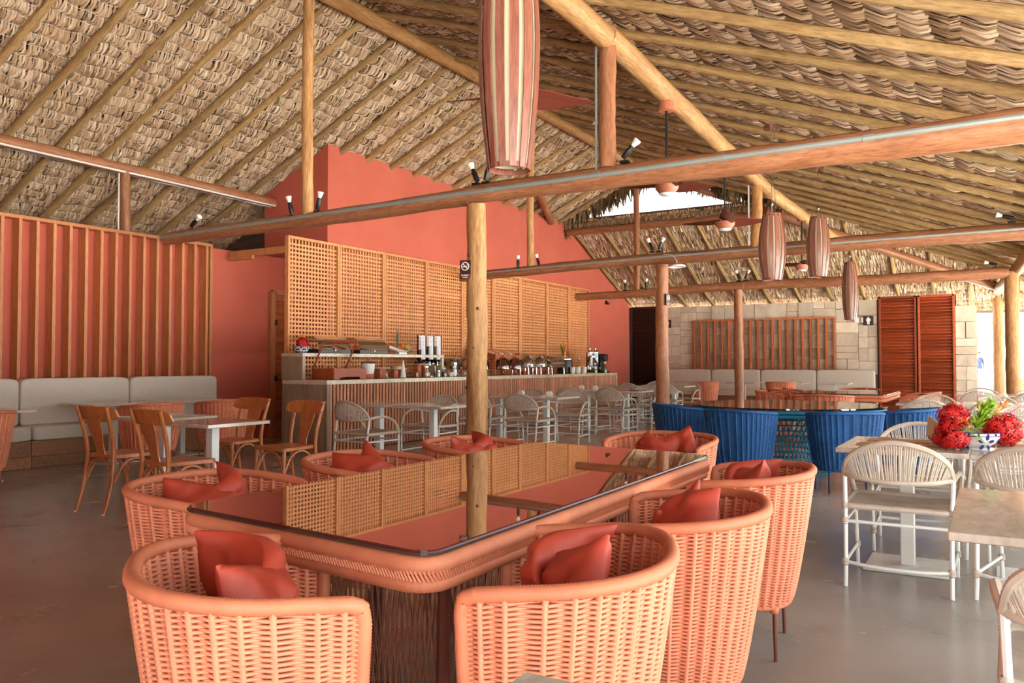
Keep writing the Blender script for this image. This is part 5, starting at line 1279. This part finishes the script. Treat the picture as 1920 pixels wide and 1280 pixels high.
lamp('big slatted barrel pendant lamp hanging close over the long table', -2.07, 3.43, 2.165, 1.30, .152, 4.0)
lamp('slatted pendant lamp in the middle distance, left of the pair, on two cords', -2.25, 9.85, 2.19, .80, .155, 4.05, True)
lamp('slatted pendant lamp in the middle distance, right of the pair', -2.10, 12.0, 2.42, .86, .158, 4.0)
lamp('farthest and slimmest slatted pendant lamp, in front of the stone wall', -2.26, 16.1, 2.0, 1.08, .14, 4.14)
def fan(label, x, y, z, ztop, rz, blen=.62):
    t = thing('ceiling_fan', label, 'fan', (x, y, z), rz, 'three-blade ceiling fans')
    obj('canopy', MB().lathe([(0, ztop-z-.11), (.085, ztop-z-.11), (.078, ztop-z-.01), (0, ztop-z)], 24), 'fan_case', t)
    obj('rod', MB().tube([(0, 0, .08), (0, 0, ztop-z-.1)], .014, 8), 'black', t)
    obj('motor_housing', MB().lathe([(.075, -.06), (.125, .0), (.13, .045), (.05, .06), (.03, .10), (0, .10)], 28), 'fan_case', t)
    obj('light_diffuser', MB().lathe([(0, -.072), (.07, -.068), (.092, -.05), (0, -.045)], 26), 'bulb', t)
    obj('hub', MB().lathe([(.0, .06), (.06, .06), (.06, .085), (0, .085)], 16), 'chrome', t)
    for k in range(3):
        a = 2*PI*k/3; L = []
        for i in range(15):
            u = i/14; r = .06+blen*u; w = .115*math.sin(PI*min(1, .16+u*.80))**.75*(1-.45*u)+.004; tl = -.52*(1-.5*u); zz = .055+.05*u*u; sh = .05*math.sin(PI*u)
            L.append([(r, sh-w, zz-tl*w-.004), (r, sh+w, zz+tl*w-.004), (r, sh+w, zz+tl*w+.004), (r, sh-w, zz-tl*w+.004)])
        obj('blade', MB().loft(L).xf(Matrix.Rotation(a, 4, 'Z')), 'fan_wood', t, ang=60)
fan('dark ceiling fan right behind the big pendant lamp', -3.14, 5.35, 3.24, 4.17, math.radians(60), .62)
fan('ceiling fan just beyond the nearest beam, on a black rod', -3.06, 8.45, 3.12, 4.1, math.radians(56)); fan('ceiling fan in front of the bright open gable', -3.06, 10.7, 3.05, 4.06, math.radians(44)); fan('farthest ceiling fan between the two pendant lamps', -3.02, 15.6, 2.98, 3.95, math.radians(60), .5)
fan('ceiling fan above the top edge of the frame, one blade tip showing', -6.76, 4.9, 4.92, 5.6, math.radians(91), .62)
def spot(x, y, z, dx, dy, tilt, label):
    t = thing('spotlight', label, 'spotlight', (x, y, z), 0, 'black clip spotlights on the beams')
    obj('mount', MB().box((0, 0, .012), (.09, .06, .024), b=.004).tube([(0, 0, .02), (0, 0, .07)], .008, 6), 'black', t)
    d = Vector((dx, dy, tilt)).normalized(); q = d.to_track_quat('Z', 'Y').to_matrix().to_4x4(); m4 = Matrix.Translation((0, 0, .07))@q
    obj('body', MB().lathe([(0, -.03), (.022, -.03), (.028, .0), (.028, .06), (.022, .085), (.022, .11), (0, .11)], 14).xf(m4), 'black', t)
    obj('bulb', MB().lathe([(.02, .11), (.028, .14), (.038, .175), (.03, .185), (0, .188)], 14).xf(m4), 'bulb', t)
B1 = 'nearest beam'; B2 = 'second beam'; B3 = 'farthest beam'
for a in [(-7.17, 6.84, 2.94, -.1, -.2, 1, 'left of the left post on the '+B1), (-6.74, 6.84, 2.95, .35, -.1, 1, 'right of the left post on the '+B1), (-4.52, 6.84, 3.02, -.45, 0, 1, 'left one above the nearest column'), (-4.40, 6.84, 3.02, .25, 0, 1, 'right one above the nearest column'),
          (-2.88, 6.84, 3.04, .8, 0, .8, 'beside the thick post on the '+B1), (-8.99, 6.84, 2.94, .9, 0, .6, 'at the left end of the '+B1), (-7.41, 12.6, 2.91, 0, 0, 1, 'left of the slim post on the '+B2), (-6.98, 12.6, 2.91, -.3, 0, 1, 'right of the slim post on the '+B2),
          (-4.82, 12.6, 3.03, -.5, 0, 1, 'left one above the second column'), (-4.70, 12.6, 3.03, .5, 0, 1, 'right one above the second column'), (.25, 12.6, 3.07, -1, 0, .35, 'at the far right end of the '+B2), (-7.39, 17.56, 2.90, -.1, 0, 1, 'left of the post on the '+B3), (-6.88, 17.56, 2.90, .1, 0, 1, 'right of the post on the '+B3),
          (-4.72, 17.56, 2.98, -.4, 0, 1, 'left one above the third column'), (-4.58, 17.56, 2.98, .5, 0, 1, 'right one above the third column'), (.08, 17.56, 2.98, -1, 0, .3, 'at the right end of the '+B3)]:
    spot(*a[:6], 'black spotlight with a white bulb, '+a[6])
t = thing('lamp_shade', 'small white shallow lamp hanging from the second beam beside its column', 'lamp', (-4.36, 12.5, 2.76)); obj('shade', MB().lathe([(.14, -.01), (.13, .02), (.05, .05), (0, .055), (0, .04), (.12, .01)], 22), 'shade_white', t); obj('cord', MB().tube(spline([(0, 0, .05), (-.02, 0, .12), (-.12, .05, .2), (-.26, .08, .22)], 5), .005, 5), 'white_conduit', t)
# ================================================================ PLACEMATS
for k, (x, y, w, rz) in enumerate(((-.44, 5.46, .46, .03), (-.46, 5.16, .46, -.02), (.20, 5.46, .46, .0), (.24, 5.10, .44, .05))):
    tag(obj('placemat', MB().box((0, 0, .0025), (w, .17, .005), b=.001), 'leather', loc=(x, y, .7205), rot=(0, 0, rz)), ['narrow tan leather placemat at the back of the left marble table', 'narrow tan leather placemat at the front of the left marble table', 'narrow tan leather placemat at the back of the right marble table', 'narrow tan leather placemat at the front of the right marble table'][k], 'placemat', 'tan placemats on the marble tables')
t = thing('napkin_holder', 'upright holder with a folded cream napkin behind the flower bowl', 'napkin holder', (-.32, 5.62, .7205), .5); obj('holder', MB().box((0, 0, .05), (.03, .10, .10), b=.012), 'leather', t); obj('napkin', MB().box((-.012, -.02, .07), (.012, .13, .13), rot=Matrix.Rotation(.3, 3, 'X'), b=.005), 'cream', t)
for k, (x, y, z, r) in enumerate(((-5.95, 10.2, .72, .0), (-5.45, 10.15, .72, .3), (-6.35, 13.05, .72, .1), (-6.05, 13.0, .72, .4))):
    t = thing('sugar_caddy', 'small white caddy on a buffet table, ' + ['left one on the second pair', 'right one on the second pair', 'left one on the third pair', 'right one on the third pair'][k], 'caddy', (x, y, z), r, 'caddies on the bar tables')
    obj('box', MB().box((0, 0, .03), (.09, .06, .06), b=.006), 'ceramic', t); obj('packets', MB().box((0, 0, .055), (.07, .04, .04), b=.004), 'shade_white', t)
# ================================================================ OUTSIDE
def palm(x, y, h, label, lean, seed, n=14, L=2.0):
    t = thing('palm_tree', label, 'palm', (x, y, 0), 0, 'palms beyond the open side'); rg = np.random.default_rng(seed)
    o = obj('trunk', log_mb((0, 0, 0), (lean, 0, h), .13, .09, seed, bow=.05), 'palm_trunk', t)
    V = []; T = []
    for k in range(n):
        a = 2*PI*k/n+rg.random()*.4; el = rg.uniform(-.3, .9); c = np.array([lean, 0, h]); dh = np.array([math.cos(a), math.sin(a), 0]); sd = np.array([-math.sin(a), math.cos(a), 0]); tt = rg.random()
        P = []
        for i in range(13):
            u = i/12; P.append(c+dh*L*u*math.cos(el*.6)+np.array([0, 0, L*(math.sin(el)*u-.85*u*u)]))
        for i in range(1, 12):
            d = P[i+1]-P[i]; d /= np.linalg.norm(d); ll = .42*L*.55*math.sin(PI*(.12+.8*i/12))
            for s in (-1, 1):
                for q in range(3):
                    b = P[i]+d*q*L/36; tip = b+sd*s*ll*.8+d*ll*.5+np.array([0, 0, -.35*ll]); V += [b, b+(tip-b)*.5+d*.03, tip, b+(tip-b)*.5-d*.03]; T += [np.clip(tt+rg.normal(0, .15), 0, 1)]*4
        for i in range(12):
            a_, b_ = P[i], P[i+1]; w = sd*.015; V += [a_-w, b_-w, b_+w, a_+w]; T += [.3]*4
    V = np.array(V); me = npmesh('fronds', V, np.arange(len(V)).reshape(-1, 4), 'palm_leaf', np.array(T), False); obj('fronds', me, parent=t, kind='stuff')
palm(1.6, 33, 4.2, 'young palm just right of the stone wall end, beyond the columns', .3, 1); palm(4.2, 38, 5.0, 'palm between the two right-hand columns and the frame edge', -.3, 2); palm(6.0, 30, 3.6, 'low palm at the far right, outside the columns', .2, 3); palm(-1.2, 46, 6.0, 'distant palm left of the paler column', .4, 4)
def shrub(x, y, r, label, seed):
    rg = np.random.default_rng(seed); n = 700; d = rg.normal(size=(n, 3)); d /= np.linalg.norm(d, axis=1)[:, None]; d[:, 2] = np.abs(d[:, 2]); P = d*r*rg.uniform(.6, 1, n)[:, None]*np.array([1, 1, .8]); V = []
    for i in range(n):
        u = np.cross(d[i], rg.normal(size=3)); u /= np.linalg.norm(u); v = np.cross(d[i], u); s = .07*r/.6
        V += [P[i]-u*s, P[i]+v*s*.4+d[i]*s*.5, P[i]+u*s, P[i]-v*s*.4-d[i]*s*.3]
    me = npmesh('shrub', np.array(V), np.arange(4*n).reshape(-1, 4), 'palm_leaf', np.repeat(rg.random(n), 4), False); tag(obj('shrub', me, loc=(x, y, 0)), label, 'shrub', 'shrubs beyond the open side')
shrub(2.1, 25.5, .55, 'low green shrub by the paler right-hand column', 1); shrub(3.4, 27, .7, 'green shrub near the lawn at the right edge', 2); shrub(1.0, 40, .8, 'distant green shrub seen past the stone wall end', 3)
# person far outside: one continuous skinned body
def person():
    t = thing('person', 'distant person in a dark navy top and pale trousers walking outside past the stone wall', 'person', (-.55, 45.0, 0), .4)
    J = [((0, 0, .93), .125), ((0, 0, 1.12), .115), ((0, .01, 1.33), .135), ((0, 0, 1.46), .06), ((0, -.01, 1.53), .055), ((0, -.02, 1.63), .088), ((0, -.02, 1.71), .07),
         ((.18, 0, 1.40), .055), ((.22, .02, 1.14), .042), ((.20, -.06, .92), .034), ((.20, -.09, .84), .03), ((-.18, 0, 1.40), .055), ((-.22, .03, 1.14), .042), ((-.21, -.03, .92), .034), ((-.21, -.06, .84), .03),
         ((.09, 0, .86), .095), ((.10, -.06, .48), .065), ((.10, .0, .09), .045), ((.10, -.12, .04), .04), ((-.09, 0, .86), .095), ((-.10, .08, .48), .065), ((-.10, .22, .11), .045), ((-.10, .12, .05), .04)]
    E_ = [(0, 1), (1, 2), (2, 3), (3, 4), (4, 5), (5, 6), (2, 7), (7, 8), (8, 9), (9, 10), (2, 11), (11, 12), (12, 13), (13, 14), (0, 15), (15, 16), (16, 17), (17, 18), (0, 19), (19, 20), (20, 21), (21, 22)]
    me = bpy.data.meshes.new('body'); me.from_pydata([j[0] for j in J], E_, []); o = bpy.data.objects.new('body', me); C.objects.link(o); o.parent = t
    md = o.modifiers.new('skin', 'SKIN')
    for v, j in zip(me.skin_vertices[0].data, J): v.radius = (j[1], j[1])
    me.skin_vertices[0].data[0].use_root = True
    o.modifiers.new('sub', 'SUBSURF').levels = 2
    bpy.context.view_layer.update(); dg = bpy.context.evaluated_depsgraph_get(); nm = bpy.data.meshes.new_from_object(o.evaluated_get(dg)); o.modifiers.clear(); o.data = nm; nm.name = 'body'
    nm.materials.clear()
    for m in (plain('navy_shirt', srgb(36, 44, 78), .8), plain('pale_trousers', srgb(112, 122, 124), .8), plain('skin_tone', srgb(120, 80, 60), .6)): nm.materials.append(m)
    for p in nm.polygons:
        c = p.center; p.material_index = 2 if (c.z > 1.47 or (abs(c.x) > .16 and c.z < 1.15)) else (0 if c.z > .93 else 1); p.use_smooth = True
    obj('hair', MB().lathe([(.092, -.02), (.096, .03), (.07, .075), (0, .095)], 14, (0, 0, 0)), 'black', t, (0, .005, 1.66))
person()
